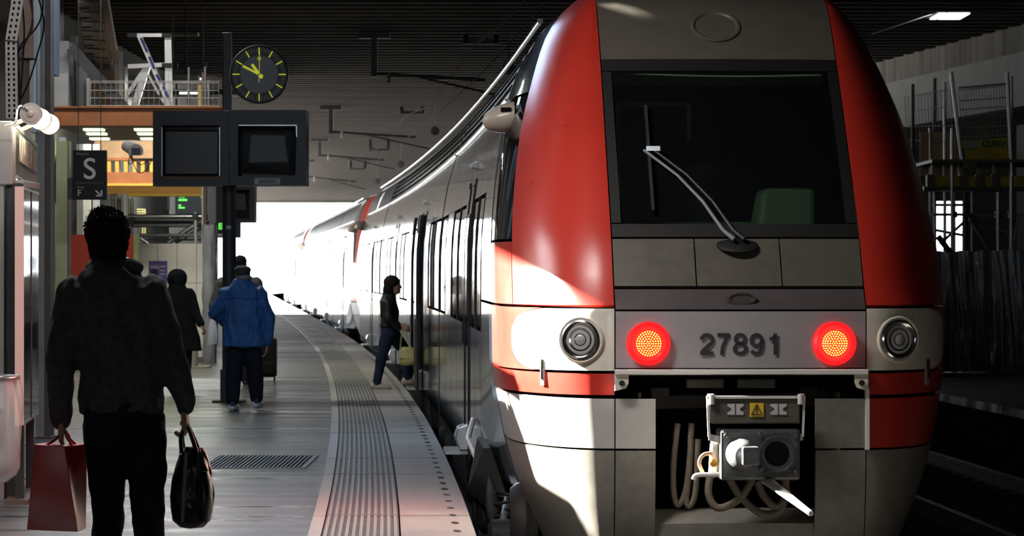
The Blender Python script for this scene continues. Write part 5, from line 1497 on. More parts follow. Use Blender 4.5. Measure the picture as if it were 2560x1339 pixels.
catenary('nearest overhead line support hanging from the ribbed ceiling', 57.75, 936, 192, (1165, 1240), 108, 1215)
catenary('second overhead line support along the ribbed ceiling', 83.35, 828, 335, (1003, 1056), 284, 1040)
catenary('third overhead line support, small between the monitors and the train', 104.15, 800, 392, (925, 970), 376, 960)
catenary('farthest overhead line support near the bright exit', 124.15, 770, 446, (876, 912), 424, 890)
for off, z0, lab in ((0.05, 4.95, 'thin overhead contact wire above the train roof'), (0.0, 5.50, 'upper overhead carrier wire near the ribbed ceiling')):
    q = MB(); pts = []
    for i in range(45):
        y = 40 + 160 * i / 44
        sag = 0.25 * math.sin((y - 57.5) / 25.5 * PI) ** 2 if off == 0 else 0
        pts.append(TT(off, y - Y0, z0 - sag))
    q.tube(pts, 0.012, 5); tag(q.build('overhead_wire', M['cable'], None, 60), lab, 'wire')
q = MB(); q.box((P(395, 0, 58).x, 57.6, 5.80), (P(500, 0, 58).x, 57.9, 5.86)); tag(q.build('ceiling_panel_light', M['soffit']), 'pale strip fixed to the ribbed ceiling above the ladder', 'lamp')
t = thing('rooflight', 'bright rooflight pane in the dark ceiling right of the train', 'rooflight', P(2370, 20, 53.6))
for a, c in ((2336, 2352), (2357, 2412)):
    x0, x1 = P(a, 0, 53.6).x, P(c, 0, 53.6).x
    q = MB(); q.box((x0, 53.0, 5.82), (x1, 54.2, 5.84)); q.build('pane', M['coldtube'], t)
q = MB(); q.box((P(2330, 0, 53.6).x, 52.9, 5.845), (P(2418, 0, 53.6).x, 54.3, 5.86)); q.build('frame', M['steeldark'], t)
q = MB(); q.tube([P(2345, 30, 53.6), P(2180, 85, 50.0)], 0.010, 5); tag(q.build('ceiling_cable', M['galv']), 'thin pale cable slanting from the rooflight to the train', 'cable')

# ------------------------------------------------------------------ opposite side: sheeting, scaffold, mesh guard, banner
t = thing('sheeted_barrier', 'tall barrier draped in creased grey plastic sheeting', 'barrier', (7.6, 49.6, 0))
q = MB(); rows = []
xa, xb = P(2300, 0, 49.6).x, P(2640, 0, 49.6).x
nx = 110
for j in range(30):
    f = j / 29
    z = 0.02 + 1.86 * f
    row = []
    for i in range(nx):
        g = i / (nx - 1)
        x = xa + (xb - xa) * g
        fold = 0.10 * mnoise.noise((g * 16, f * 0.8, 2)) + 0.05 * mnoise.noise((g * 40 + f * 3, f * 1.6, 5)) + 0.03 * abs(mnoise.noise((g * 26 - f * 5, f * 2.2, 9)))
        zz = z + (0.07 * mnoise.noise((g * 7, 3, 0)) if j == 29 else 0) - (0.04 * (1 + math.sin(g * 60)) if j == 0 else 0)
        row.append(Vector((x, 49.6 + fold * (0.5 + 0.6 * (1 - f)) - 0.12 * (1 - f), max(zz, 0.01))))
    rows.append(row)
q.slab(rows, (0, 0.01, 0)); q.build('sheeting', M['plastic'], t, 70)
for i in range(4):
    x = xa + (xb - xa) * (i + 0.3) / 4
    q = MB(); q.tube([(x, 49.85, 0), (x, 49.85, 1.84)], 0.03, 8); q.build('post', M['galv'], t)
q = MB(); q.tube([(xa, 49.85, 1.82), (xb, 49.85, 1.84)], 0.025, 8); q.build('rail', M['galv'], t)

SY = 52.0
t = thing('scaffold', 'dark tube scaffold tower on the opposite platform behind the sheeting', 'scaffold', (P(2450, 0, SY).x, SY, 0))
def rpipe(a, c, Y, r, m='galv', floor=False, name='tube'):
    p0, p1 = P(*a, Y), P(*c, Y)
    if floor: p1.z = 0
    q = MB(); q.tube([p0, p1], r, 8); return q.build(name, M[m], t, 50)
for px, top, Yp, r in ((2362, 205, 53, 0.028), (2336, 430, 52.5, 0.028), (2385, 470, 53.2, 0.03), (2415, 480, 52.4, 0.032), (2430, 470, 53, 0.02), (2495, 480, 52, 0.03), (2528, 190, 51.6, 0.034), (2380, 320, 51.8, 0.026), (2325, 320, 53.6, 0.026), (2282, 210, 55, 0.028), (2337, 195, 54.5, 0.03)):
    rpipe((px, top), (px, 700), Yp, r, 'steeldark' if px in (2282, 2337, 2415) else 'galv', True, 'standard')
for (a, c, Yp) in (((2330, 536), (2590, 536), 52.2), ((2330, 512), (2420, 512), 53), ((2340, 575), (2420, 590), 53), ((2420, 545), (2520, 580), 52.4), ((2425, 550), (2480, 640), 52.3), ((2350, 610), (2420, 545), 52.6), ((2545, 545), (2530, 640), 52)):
    rpipe(a, c, Yp, 0.024, 'steelgrey', name='ledger')
rpipe((2345, 590), (2420, 690), 51.5, 0.05, 'steeldark', name='brace')
for a in ((2385, 536), (2415, 536), (2495, 536), (2528, 536), (2415, 512), (2430, 545)):
    q = MB(); q.obox(P(*a, 52.2), (0.05, 0, 0), (0, 0.06, 0), (0, 0, 0.05)); q.build('coupler', M['steeldark'], t, bevel=0.01)
q = MB(); vbox(q, 2318, 2640, 440, 466, SY, 0.25); q.build('formwork_beam', M['yelbeam'], t)
for px in (2318, 2400, 2440, 2480):
    q = MB(); vbox(q, px, px + 18, 436, 470, SY - 0.04, 0.1); q.build('beam_clamp', M['steelbrown'], t)
q = MB(); vbox(q, 2310, 2640, 466, 476, SY - 0.02, 0.6); q.build('joist', M['steeldark'], t)
for px in (2330, 2360, 2398, 2445, 2485):
    q = MB(); vbox(q, px, px + 10, 404, 438, SY + 0.05, 0.2); q.build('block', M['tan'], t)
q = MB(); vbox(q, 2330, 2640, 398, 406, SY - 0.9, 2.4); q.build('deck', M['steelbrown'], t)
q = MB(); vbox(q, 2300, 2400, 330, 440, SY + 1.6, 0.05); q.build('back_board', M['tan'], t)

t = thing('mesh_guard', 'wire mesh guard panel above the yellow green banner on the opposite scaffold', 'guard rail', P(2470, 400, 51.4))
tl, tr, bl, br = (2396, 220), (2519, 209), (2412, 400), (2526, 398)
def mp(f, g, Y=51.3):
    a = (tl[0] + (tr[0] - tl[0]) * f, tl[1] + (tr[1] - tl[1]) * f); c = (bl[0] + (br[0] - bl[0]) * f, bl[1] + (br[1] - bl[1]) * f)
    return P(a[0] + (c[0] - a[0]) * g, a[1] + (c[1] - a[1]) * g, Y)
for k in range(18):
    q = MB(); q.tube([mp(k / 17, 0), mp(k / 17, 0.74)], 0.005, 5); q.build('wire', M['mesh'], t)
for g in (0, 0.03, 0.18, 0.30, 0.42, 0.55, 0.68):
    q = MB(); q.tube([mp(0, g), mp(1, g)], 0.007 if g else 0.014, 5); q.build('wire', M['mesh'], t)
for a, c in (((2378, 180), (2405, 400)), ((2518, 180), (2530, 440))):
    q = MB(); q.tube([P(*a, 51.25), P(*c, 51.25)], 0.030, 10); q.build('post', M['galv'], t, 50)
t = thing('mesh_guard', 'darker side mesh guard panel receding behind the train nose', 'guard rail', P(2330, 380, 54))
for k in range(16):
    f = k / 15
    q = MB(); q.tube([P(2262 + 122 * f, 243 - 22 * f, 56 - 4 * f), P(2268 + 122 * f, 360 + 20 * f, 56 - 4 * f)], 0.005, 5); q.build('wire', M['mesh'], t)
for g in (0, 0.3, 0.62, 0.9):
    q = MB(); q.tube([P(2262, 243 + 118 * g, 56), P(2384, 221 + 150 * g, 52)], 0.008, 5); q.build('wire', M['mesh'], t)
t = thing('safety_banner', 'yellow green banner with dark capitals under the wire mesh', 'banner', P(2470, 400, 51.2))
q = MB(); q.hexa([P(2408, 372, 51.2), P(2518, 368, 51.2), P(2518, 368, 51.22), P(2408, 372, 51.22), P(2406, 352, 51.2), P(2518, 345, 51.2), P(2518, 345, 51.22), P(2406, 352, 51.22)]); q.build('banner_strip', M['banner'], t)
q = MB(); q.hexa([P(2416, 402, 51.24), P(2524, 398, 51.24), P(2524, 398, 51.26), P(2416, 402, 51.26), P(2410, 374, 51.24), P(2520, 369, 51.24), P(2520, 369, 51.26), P(2410, 374, 51.26)]); q.build('toe_board', M['yelbeam'], t)
q = MB(); q.hexa([P(2409, 371, 51.18), P(2446, 370, 51.18), P(2446, 370, 51.19), P(2409, 371, 51.19), P(2408, 353, 51.18), P(2446, 350, 51.18), P(2446, 350, 51.19), P(2408, 353, 51.19)]); q.build('faded_print', M['bannergrey'], t)
text('banner_lettering', 'CURIV', P(2455, 360, 51.185), (1, 0, 0.04), (0, 0, 1), 15.5 * 51.2 / F / 0.70, M['ink'], t, 0.004, 'LEFT', 0.92)
# ------------------------------------------------------------------ people
def remesh(q, voxel, smooth=4, disp=0.0, dscale=(8, 8, 4), seed=0.0, xf=None):
    me = q.mesh('tmp')
    o = bpy.data.objects.new('tmp', me); COL.objects.link(o)
    r = o.modifiers.new('r', 'REMESH'); r.mode = 'VOXEL'; r.voxel_size = voxel
    if smooth:
        s = o.modifiers.new('s', 'SMOOTH'); s.iterations = smooth; s.factor = 0.5
    dg = bpy.context.evaluated_depsgraph_get()
    out = bpy.data.meshes.new_from_object(o.evaluated_get(dg))
    bpy.data.objects.remove(o, do_unlink=True); bpy.data.meshes.remove(me)
    if disp:
        nv = len(out.vertices)
        nrm = [v.normal.copy() for v in out.vertices]
        for v, n in zip(out.vertices, nrm):
            c = v.co
            a = mnoise.noise((c.x * dscale[0] + seed, c.y * dscale[1], c.z * dscale[2])) + 0.5 * mnoise.noise((c.x * dscale[0] * 2.3, c.y * dscale[1] * 2.3 + seed, c.z * dscale[2] * 2.0))
            v.co = c + n * disp * a
    if xf is not None: out.transform(xf)
    for p in out.polygons: p.use_smooth = True
    return out
V = Vector
def chain(q, pts, rs):
    for i in range(len(pts) - 1): q.capsule(pts[i], rs[i], pts[i + 1], rs[i + 1])
def rings(q, spec, n=28, p=2.4):                              # spec: (z, cx, cy, rx, ry)
    R = []
    for z, cx, cy, rx, ry in spec:
        ring = []
        for k in range(n):
            a = 2 * PI * k / n
            ca, sa = math.cos(a), math.sin(a)
            ring.append(V((cx + rx * math.copysign(abs(ca) ** (2 / p), ca), cy + ry * math.copysign(abs(sa) ** (2 / p), sa), z)))
        R.append(ring)
    q.loft(R)
def hand_geo(q, w, d, lat, pal, curl=0.6, s=1.0):
    d, lat, pal = d.normalized(), lat.normalized(), pal.normalized()
    ls = (0.072, 0.080, 0.074, 0.058)
    for off, L in zip((0.033, 0.011, -0.011, -0.031), ls):
        k = w + d * 0.088 * s + lat * off * s
        q.capsule(w + lat * off * 0.55 * s, 0.015 * s, k, 0.0125 * s, 10)
        ang = 0.35 * curl; p = k
        for f, rr in ((0.45, 0.0098), (0.30, 0.0090), (0.25, 0.0082)):
            dr = d * math.cos(ang) + pal * math.sin(ang)
            n_ = p + dr * L * f * s
            q.capsule(p, rr * s, n_, rr * 0.94 * s, 8)
            p = n_; ang += curl * 0.95
    b0 = w + d * 0.022 * s + lat * 0.026 * s
    b1 = b0 + (d * 0.55 + lat * 0.65 + pal * 0.25) * 0.045 * s
    b2 = b1 + (d * 0.8 + lat * 0.05 + pal * 0.55).normalized() * 0.034 * s
    q.capsule(b0, 0.014 * s, b1, 0.011 * s, 8); q.capsule(b1, 0.011 * s, b2, 0.009 * s, 8)
def head_geo(q, c, fwd=V((0, 1, 0)), s=1.0):                   # skull, jaw, nose, ears, brow
    rt = fwd.cross(V((0, 0, 1))).normalized(); up = V((0, 0, 1))
    def pt(a, b_, z): return c + rt * a * s + fwd * b_ * s + up * z * s
    R = []
    for z, ry_f, ry_b, rx in ((-0.125, 0.055, 0.01, 0.030), (-0.105, 0.080, 0.035, 0.048), (-0.07, 0.092, 0.065, 0.062), (-0.02, 0.095, 0.090, 0.072), (0.03, 0.094, 0.100, 0.077), (0.075, 0.082, 0.092, 0.070), (0.105, 0.055, 0.065, 0.050), (0.118, 0.02, 0.03, 0.02)):
        ring = []
        for k in range(20):
            a = 2 * PI * k / 20
            ring.append(pt(rx * math.cos(a), (ry_f if math.sin(a) > 0 else ry_b) * math.sin(a), z))
        R.append(ring)
    q.loft(R)
    q.capsule(pt(0, 0.092, 0.012), 0.008 * s, pt(0, 0.112, -0.028), 0.012 * s, 8)      # nose
    q.capsule(pt(-0.02, 0.094, -0.068), 0.007 * s, pt(0.02, 0.094, -0.068), 0.007 * s, 8)   # lips
    q.capsule(pt(-0.04, 0.085, 0.028), 0.008 * s, pt(0.04, 0.085, 0.028), 0.008 * s, 8)     # brow
    for sg in (-1, 1):
        q.capsule(pt(sg * 0.078, -0.005, 0.018), 0.014 * s, pt(sg * 0.076, 0.0, -0.022), 0.010 * s, 8)
def place(x, y, ang):
    return Matrix.Translation((x, y, 0)) @ Matrix.Rotation(ang, 4, 'Z')
def person(name_label, cat, xf, body_q, voxel, skin, group=None):
    me = remesh(body_q, voxel, 2, xf=xf)
    o = link('person', me, skin)
    return tag(o, name_label, cat, group)
def shoe(q, ank, fwd, L=0.27, w=0.048, sole=None):
    f = fwd.normalized(); base = V((ank.x, ank.y, ank.z - 0.055))
    q.capsule(ank + V((0, 0, 0.01)), 0.046, base - f * 0.04, 0.042)
    q.capsule(base - f * 0.045, 0.042, base + f * (L - 0.12), w * 0.9)
    q.capsule(base + f * 0.02, 0.050, base + f * (L - 0.10) - V((0, 0, 0.006)), 0.040)

# ---- man in the charcoal hoodie, nearest the camera
S = F / 15.0
X0 = P(300, 0, 15.0).x
def L1(px, py, y=0.0): return V(((px - 300) / S, y, EYE + (HOR - py) / S))
xf1 = place(X0, 15.0, 0)
hd, nk = L1(270, 597, 0.05), L1(283, 652, 0.02)
sL, sR, eL, eR, wL, wR = L1(185, 735), L1(378, 728), L1(153, 890, -0.02), L1(428, 885, -0.02), L1(150, 1050, 0.03), L1(458, 1018, 0.04)
hL, hR, kL, kR, aL, aR = L1(262, 1060), L1(362, 1060), L1(268, 1290, 0.05), L1(372, 1290, -0.02), V((-0.06, -0.15, 0.10)), V((0.13, 0.22, 0.085))
q = MB()
head_geo(q, hd); q.capsule(hd - V((0, 0.01, 0.06)), 0.056, nk - V((0, 0, 0.06)), 0.062)
rings(q, [(1.56, -0.03, 0, 0.09, 0.07), (1.48, -0.03, 0, 0.18, 0.10), (1.30, -0.02, 0, 0.17, 0.11), (1.10, 0.0, 0, 0.15, 0.10), (0.95, 0.01, 0, 0.155, 0.11), (0.84, 0.02, 0, 0.15, 0.10)])
chain(q, [sL, eL, wL], [0.05, 0.04, 0.029]); chain(q, [sR, eR, wR], [0.05, 0.04, 0.029])
chain(q, [hL, kL, aL], [0.075, 0.052, 0.036]); chain(q, [hR, kR, aR], [0.075, 0.052, 0.036])
for a in (aL, aR): q.capsule(a - V((0, 0.03, 0.04)), 0.035, a + V((0, 0.13, -0.055)), 0.028)
hand_geo(q, wL, V((0.02, 0.02, -1)), V((-0.1, 1, 0)), V((1, 0.1, 0)), 1.05, 1.08)
hand_geo(q, wR, V((0.08, 0.02, -1)), V((0.1, 1, 0)), V((-1, 0.1, 0)), 1.05, 1.08)
man = person('person in a charcoal hoodie and dark jeans walking away with two bags', 'person', xf1, q, 0.006, M['skin'])
q = MB()
rings(q, [(1.585, -0.03, 0.0, 0.085, 0.075), (1.555, -0.032, -0.005, 0.14, 0.10), (1.50, -0.035, -0.005, 0.205, 0.125), (1.42, -0.035, -0.005, 0.215, 0.135), (1.28, -0.02, 0, 0.205, 0.14), (1.12, 0.0, 0, 0.195, 0.135), (1.02, 0.005, 0, 0.195, 0.135), (0.975, 0.008, 0, 0.20, 0.138), (0.955, 0.008, 0, 0.192, 0.130), (0.915, 0.01, 0, 0.190, 0.128)])
chain(q, [sL, (sL + eL) / 2, eL, (eL + wL) / 2, wL + V((0, 0, 0.03))], [0.088, 0.078, 0.066, 0.064, 0.050])
chain(q, [sR, (sR + eR) / 2, eR, (eR + wR) / 2, wR + V((0, 0, 0.03))], [0.088, 0.078, 0.066, 0.064, 0.048])
chain(q, [wL + V((0, 0, 0.07)), wL], [0.047, 0.043]); chain(q, [wR + V((-0.02, 0, 0.07)), wR], [0.045, 0.041])
hc = L1(272, 688, -0.10)                                      # hood lying on the back
q.ball(hc + V((0.0, 0.045, -0.02)), (0.135, 0.085, 0.085), 22, 14)
for k in range(11):
    a = PI * (0.5 + k) / 11
    a0, a1 = PI * k / 11, PI * (k + 1) / 11
    q.capsule(nk + V((0.105 * math.cos(a0), 0.015 - 0.085 * math.sin(a0), -0.035 + 0.012 * math.sin(a0))), 0.034, nk + V((0.105 * math.cos(a1), 0.015 - 0.085 * math.sin(a1), -0.035 + 0.012 * math.sin(a1))), 0.034)
hoodie = link('hoodie', remesh(q, 0.008, 2, 0.020, (10, 10, 5), 3.1, xf1), M['hoodie'], man)
q = MB(); q.tube([hd + V((0.085 * math.cos(a) - 0.0 + 0.012, -0.005 + 0.085 * math.sin(a), -0.108 + 0.012 * math.sin(a))) for a in [PI * 2 * k / 24 for k in range(25)]], 0.016, 8)
c = q.mesh('collar', 60); c.transform(xf1); link('collar', c, M['collar'], man)
q = MB()
rings(q, [(0.98, 0.01, 0, 0.172, 0.118), (0.90, 0.015, 0, 0.185, 0.128), (0.82, 0.02, -0.005, 0.188, 0.130), (0.76, 0.02, 0, 0.17, 0.11)])
chain(q, [hL + V((0, 0, 0)), (hL + kL) / 2, kL, (kL + aL) / 2, aL], [0.105, 0.094, 0.076, 0.068, 0.062])
chain(q, [hR + V((0, 0, 0)), (hR + kR) / 2, kR, (kR + aR) / 2, aR], [0.105, 0.094, 0.076, 0.068, 0.062])
link('jeans', remesh(q, 0.009, 2, 0.010, (8, 8, 10), 9.0, xf1), M['jeans'], man)
q = MB(); shoe(q, aL, V((0, 1, 0))); shoe(q, aR, V((0, 1, 0)))
link('shoes', remesh(q, 0.008, 2, xf=xf1), M['boot'], man)
q = MB()
q.ball(hd + V((-0.008, -0.022, 0.038)), (0.100, 0.105, 0.100), 20, 14); q.ball(hd + V((0, -0.05, -0.015)), (0.090, 0.072, 0.085), 18, 12); q.ball(hd + V((-0.025, -0.01, 0.105)), (0.062, 0.07, 0.038), 16, 10)
q.capsule(hd + V((-0.045, -0.055, -0.06)), 0.038, hd + V((0.045, -0.055, -0.06)), 0.038)
hm = remesh(q, 0.006, 2, 0.008, (26, 26, 12), 2.0)
pts = [(v.co.copy(), v.normal.copy()) for v in hm.vertices]
hm.transform(xf1); hair = link('hair', hm, M['hair'], man)
random.seed(11); q = MB()
for _ in range(2800):
    p, n = random.choice(pts)
    g = V((random.uniform(-0.6, 0.6), random.uniform(-0.4, 0.4), -1.0 if p.z < hd.z + 0.06 else random.uniform(-0.4, 0.6)))
    d = (n * 0.13 + (g - n * g.dot(n)) * 0.9).normalized()
    L = random.uniform(0.014, 0.030)
    a = p - n * 0.004; t1 = d.cross(n).normalized() * 0.0030
    q.add([a - t1, a + t1, p + d * L * 0.6 + n * 0.006 + t1 * 0.6, p + d * L + n * 0.002], [(0, 1, 2), (0, 2, 3)])
m_ = q.mesh('hair_strands', None, False); m_.transform(xf1); link('hair_strands', m_, M['hair'], man, kind='stuff')

# red paper carrier bag in the left hand
t = thing('shopping_bag', 'glossy red paper shopping bag in the hooded man\'s left hand', 'bag', xf1 @ L1(145, 1325))
t['label'] = 'glossy red paper shopping bag hanging from the hoodie wearer\'s left hand'
def q4(c, y0, y1): return [xf1 @ L1(*c[0], y0), xf1 @ L1(*c[1], y0), xf1 @ L1(*c[1], y1), xf1 @ L1(*c[0], y1)]
q = MB(); rows = []
for i in range(11):
    f = i / 10
    xl = 92 + (73 - 92) * f; xm = 168 + (200 - 168) * f ; yl = 1108 + (1320 - 1108) * f; yr = 1112 + (1325 - 1112) * f
    xr = 214 - 4 * f
    ring = []
    w_ = 0.5 * (1 - f) * 0.05
    base = [(xl, yl, -0.08), ((xl + xm) / 2, (yl + yr) / 2, -0.085 - 0.008 * math.sin(f * 7)), (xm, yr, -0.085), ((xm + xr) / 2 - 8 * math.sin(f * PI), yr, -0.01), (xr, yr - 2, 0.07), ((xl + xr) / 2, (yl + yr) / 2, 0.075), (xl + 8, yl, 0.07), (xl + 6 + 5 * math.sin(f * PI), yl, 0.0)]
    rows.append([xf1 @ L1(a, c, y) for a, c, y in base])
q.loft(rows); q.build('bag_body', M['redbag'], t, 25, bevel=0.003)
for y in (-0.06, 0.05):
    q = MB(); q.tube(crom([xf1 @ L1(118, 1112, y), xf1 @ L1(140, 1096, y * 0.4), xf1 @ L1(156, 1078, 0.04), xf1 @ L1(170, 1094, y * 0.4), xf1 @ L1(188, 1114, y)], 6), 0.006, 6); q.build('handle', M['redbag'], t, 60)

# black soft bag in the right hand
t = thing('handbag', 'black soft leather bag carried in the hoodie wearer\'s right hand', 'bag', xf1 @ L1(475, 1320))
q = MB()
prof = [(1118, 462, 505, 0.05), (1135, 448, 514, 0.075), (1170, 436, 522, 0.10), (1220, 426, 530, 0.115), (1265, 424, 530, 0.12), (1300, 432, 524, 0.105), (1318, 450, 508, 0.07)]
rows = []
for py, x0, x1, dep in prof:
    c = (x0 + x1) / 2; hw = (x1 - x0) / 2 / S; base = L1(c, py, 0.03)
    rows.append([base + V((hw * math.copysign(abs(math.cos(a)) ** 0.75, math.cos(a)), dep * math.copysign(abs(math.sin(a)) ** 0.75, math.sin(a)), 0)) for a in [2 * PI * k / 28 for k in range(28)]])
q.loft(rows)
link('bag_body', remesh(q, 0.008, 2, 0.012, (14, 14, 8), 4.0, xf1), M['blackbag'], t)
t_ = t
for o in (t.children[0],): o.matrix_parent_inverse = Matrix.Translation(-LOC[t.name])
q = MB()
rows = []
for py, x0, x1, dep in ((1175, 500, 524, 0.06), (1220, 500, 534, 0.085), (1275, 500, 534, 0.085), (1300, 502, 528, 0.06)):
    c = (x0 + x1) / 2; hw = (x1 - x0) / 2 / S; base = L1(c, py, -0.05)
    rows.append([xf1 @ (base + V((hw * math.cos(a), dep * math.sin(a), 0))) for a in [2 * PI * k / 16 for k in range(16)]])
q.loft(rows); q.build('side_pocket', M['blackbag'], t, 60)
for y in (-0.04, 0.08):
    q = MB(); q.tube(crom([xf1 @ L1(456, 1130, y), xf1 @ L1(453, 1090, y * 0.5 + 0.01), xf1 @ L1(464, 1062, 0.04), xf1 @ L1(480, 1092, y * 0.5 + 0.01), xf1 @ L1(494, 1130, y)], 6), 0.010, 8); q.build('handle', M['blackbag'], t, 60)
q = MB()
for a, c in (((470, 1128), (462, 1300)), ((500, 1128), (502, 1170))):
    q.bar(xf1 @ L1(*a, -0.085), xf1 @ L1(*c, -0.105), 0.016, 0.006)
q.build('strap', M['steeldark'], t)

# ---- man in the blue jacket
YB2 = 36.0; S2 = F / YB2
xf2 = place(P(610, 0, YB2).x, YB2, 0)
def L2(px, py, y=0.0): return V(((px - 610) / S2, y, EYE + (HOR - py) / S2))
hd = L2(606, 690, 0.03)
sL, sR, eL, eR, wL, wR = L2(566, 730), L2(648, 730), L2(534, 782, 0.02), L2(671, 800, -0.02), L2(560, 806, 0.18), L2(669, 858, 0.0)
hL, hR, kL, kR, aL, aR = L2(590, 880), L2(632, 880), L2(583, 950, 0.0), L2(638, 945, 0.04), L2(583, 1006, -0.06), L2(640, 1000, 0.08)
q = MB(); head_geo(q, hd); q.capsule(hd - V((0, 0.01, 0.06)), 0.055, hd - V((0, 0.0, 0.16)), 0.06)
rings(q, [(1.42, 0, 0, 0.10, 0.08), (1.34, 0, 0, 0.18, 0.10), (1.1, 0, 0, 0.165, 0.11), (0.9, 0, 0, 0.17, 0.12), (0.74, 0, 0, 0.16, 0.11)])
chain(q, [sL, eL, wL], [0.05, 0.04, 0.028]); chain(q, [sR, eR, wR], [0.05, 0.04, 0.028]); chain(q, [hL, kL, aL], [0.08, 0.055, 0.038]); chain(q, [hR, kR, aR], [0.08, 0.055, 0.038])
for a in (aL, aR): q.capsule(a - V((0, 0.03, 0.03)), 0.03, a + V((0, 0.10, -0.05)), 0.025)
hand_geo(q, wL, V((0.6, 0.6, 0.2)), V((0, 0.2, 1)), V((1, -1, 0)), 0.8); hand_geo(q, wR, V((-0.15, 0.05, -1)), V((0, 1, 0)), V((-1, 0, 0)), 0.55, 1.05)
man2 = person('person in a bright blue jacket and flat cap standing by the dark pole', 'person', xf2, q, 0.008, M['skin'])
q = MB()
rings(q, [(1.475, -0.015, 0.0, 0.085, 0.085), (1.43, -0.01, 0, 0.115, 0.10), (1.39, -0.01, 0, 0.150, 0.11), (1.33, -0.01, 0, 0.195, 0.13), (1.18, 0, 0, 0.205, 0.145), (1.0, 0.0, 0, 0.225, 0.155), (0.82, 0.0, 0, 0.238, 0.165), (0.725, 0.0, 0, 0.245, 0.17)])
chain(q, [sL - V((0, 0, 0.02)), eL, wL], [0.080, 0.074, 0.056]); chain(q, [sR - V((0, 0, 0.02)), (sR + eR) / 2, eR, wR + V((0, 0, 0.02))], [0.080, 0.080, 0.072, 0.056])
link('jacket', remesh(q, 0.010, 2, 0.024, (11, 11, 6), 5.0, xf2), M['bluejacket'], man2)
q = MB(); rings(q, [(0.86, 0, 0, 0.18, 0.13), (0.74, 0, 0, 0.185, 0.13), (0.68, 0, 0, 0.175, 0.12)])
chain(q, [hL, kL, aL + V((0, 0, 0.03))], [0.108, 0.092, 0.076]); chain(q, [hR, kR, aR + V((0, 0, 0.03))], [0.108, 0.092, 0.076])
link('trousers', remesh(q, 0.011, 2, 0.008, (7, 7, 7), 1.0, xf2), M['navytrousers'], man2)
for a in (aL, aR):
    q = MB(); shoe(q, a, V((0.15, 1, 0)), 0.28); link('shoe', remesh(q, 0.009, 2, xf=xf2), M['sneaker'], man2)
    q = MB(); q.capsule(a + V((0, -0.055, -0.01)), 0.03, a + V((0, -0.05, -0.045)), 0.026); q.v = [tuple(xf2 @ V(v)) for v in q.v]; q.build('heel_patch', M['sneakerdark'], man2, 60)
q = MB(); q.ball(hd + V((0, -0.015, 0.072)), (0.098, 0.112, 0.052), 20, 10); q.capsule(hd + V((-0.05, 0.09, 0.055)), 0.016, hd + V((0.05, 0.09, 0.055)), 0.016); q.ball(hd + V((0, -0.02, 0.04)), (0.092, 0.105, 0.05), 20, 10)
link('cap', remesh(q, 0.008, 2, xf=xf2), M['cap'], man2)
q = MB(); q.ball(hd + V((0.01, -0.035, -0.012)), (0.080, 0.072, 0.058), 16, 10); link('hair', remesh(q, 0.008, 2, 0.004, (40, 40, 40), xf=xf2), M['greyhair'], man2)
q = MB(); q.tube([xf2 @ V((-0.19 + 0.38 * i / 12, -0.150 + 0.05 * abs(i / 6 - 1) ** 2.5, 1.275 + 0.012 * math.sin(i * 0.5))) for i in range(13)], 0.004, 6); q.build('yoke_seam', M['bluejacket'], man2, 60)
q = MB(); q.capsule(hd + V((-0.075, -0.045, -0.12)), 0.034, hd + V((0.075, -0.045, -0.12)), 0.034); q.capsule(hd + V((-0.085, -0.03, -0.12)), 0.032, hd + V((-0.07, 0.06, -0.13)), 0.03); q.capsule(hd + V((0.085, -0.03, -0.12)), 0.032, hd + V((0.07, 0.06, -0.13)), 0.03); link('collar', remesh(q, 0.009, 3, xf=xf2), M['bluejacket'], man2)

# ---- person in a long black hooded coat
YB3 = 42.6; S3 = F / YB3
xf3 = place(P(455, 0, YB3).x, YB3, 0)
def L3(px, py, y=0.0): return V(((px - 455) / S3, y, EYE + (HOR - py) / S3))
hd = L3(443, 702, 0.03)
sL, sR, eL, eR, wL, wR = L3(420, 737), L3(472, 735), L3(412, 785), L3(488, 778, -0.03), L3(425, 815, 0.14), L3(503, 808, -0.10)
hL, hR, kL, kR, aL, aR = L3(445, 860), L3(466, 860), L3(450, 905, 0.10), L3(467, 912, -0.02), L3(452, 945, 0.30), L3(468, 952, -0.16)
q = MB(); head_geo(q, hd, s=0.95); q.capsule(hd - V((0, 0.01, 0.06)), 0.05, hd - V((0, 0, 0.16)), 0.055)
rings(q, [(1.34, -0.05, 0, 0.09, 0.07), (1.26, -0.04, 0, 0.16, 0.09), (1.0, -0.02, 0, 0.13, 0.09), (0.75, 0, 0, 0.16, 0.11), (0.60, 0.02, 0, 0.15, 0.10)])
chain(q, [sL, eL, wL], [0.045, 0.035, 0.025]); chain(q, [sR, eR, wR], [0.045, 0.035, 0.025]); chain(q, [hL, kL, aL], [0.07, 0.05, 0.034]); chain(q, [hR, kR, aR], [0.07, 0.05, 0.034])
for a in (aL, aR): q.capsule(a, 0.03, a + V((0, 0.10, -0.05)), 0.025)
hand_geo(q, wR, V((0.45, -0.25, -0.8)), V((0.3, 1, 0)), V((-1, 0.3, -0.3)), 0.6, 1.1); hand_geo(q, wL, V((0.1, 0.4, -1)), V((0, 1, 0)), V((1, 0, 0)), 0.6)
p3 = person('person in a long black hooded coat walking past the white hoarding', 'person', xf3, q, 0.008, M['skin'])
q = MB()
rings(q, [(1.36, -0.055, 0, 0.10, 0.09), (1.31, -0.05, 0, 0.16, 0.11), (1.24, -0.045, 0, 0.195, 0.12), (1.05, -0.03, 0, 0.175, 0.13), (0.88, -0.01, 0, 0.185, 0.14), (0.66, 0.03, 0, 0.215, 0.16), (0.515, 0.045, 0, 0.225, 0.17)])
chain(q, [sL, eL, wL], [0.085, 0.07, 0.055]); chain(q, [sR, eR, wR], [0.085, 0.07, 0.055])
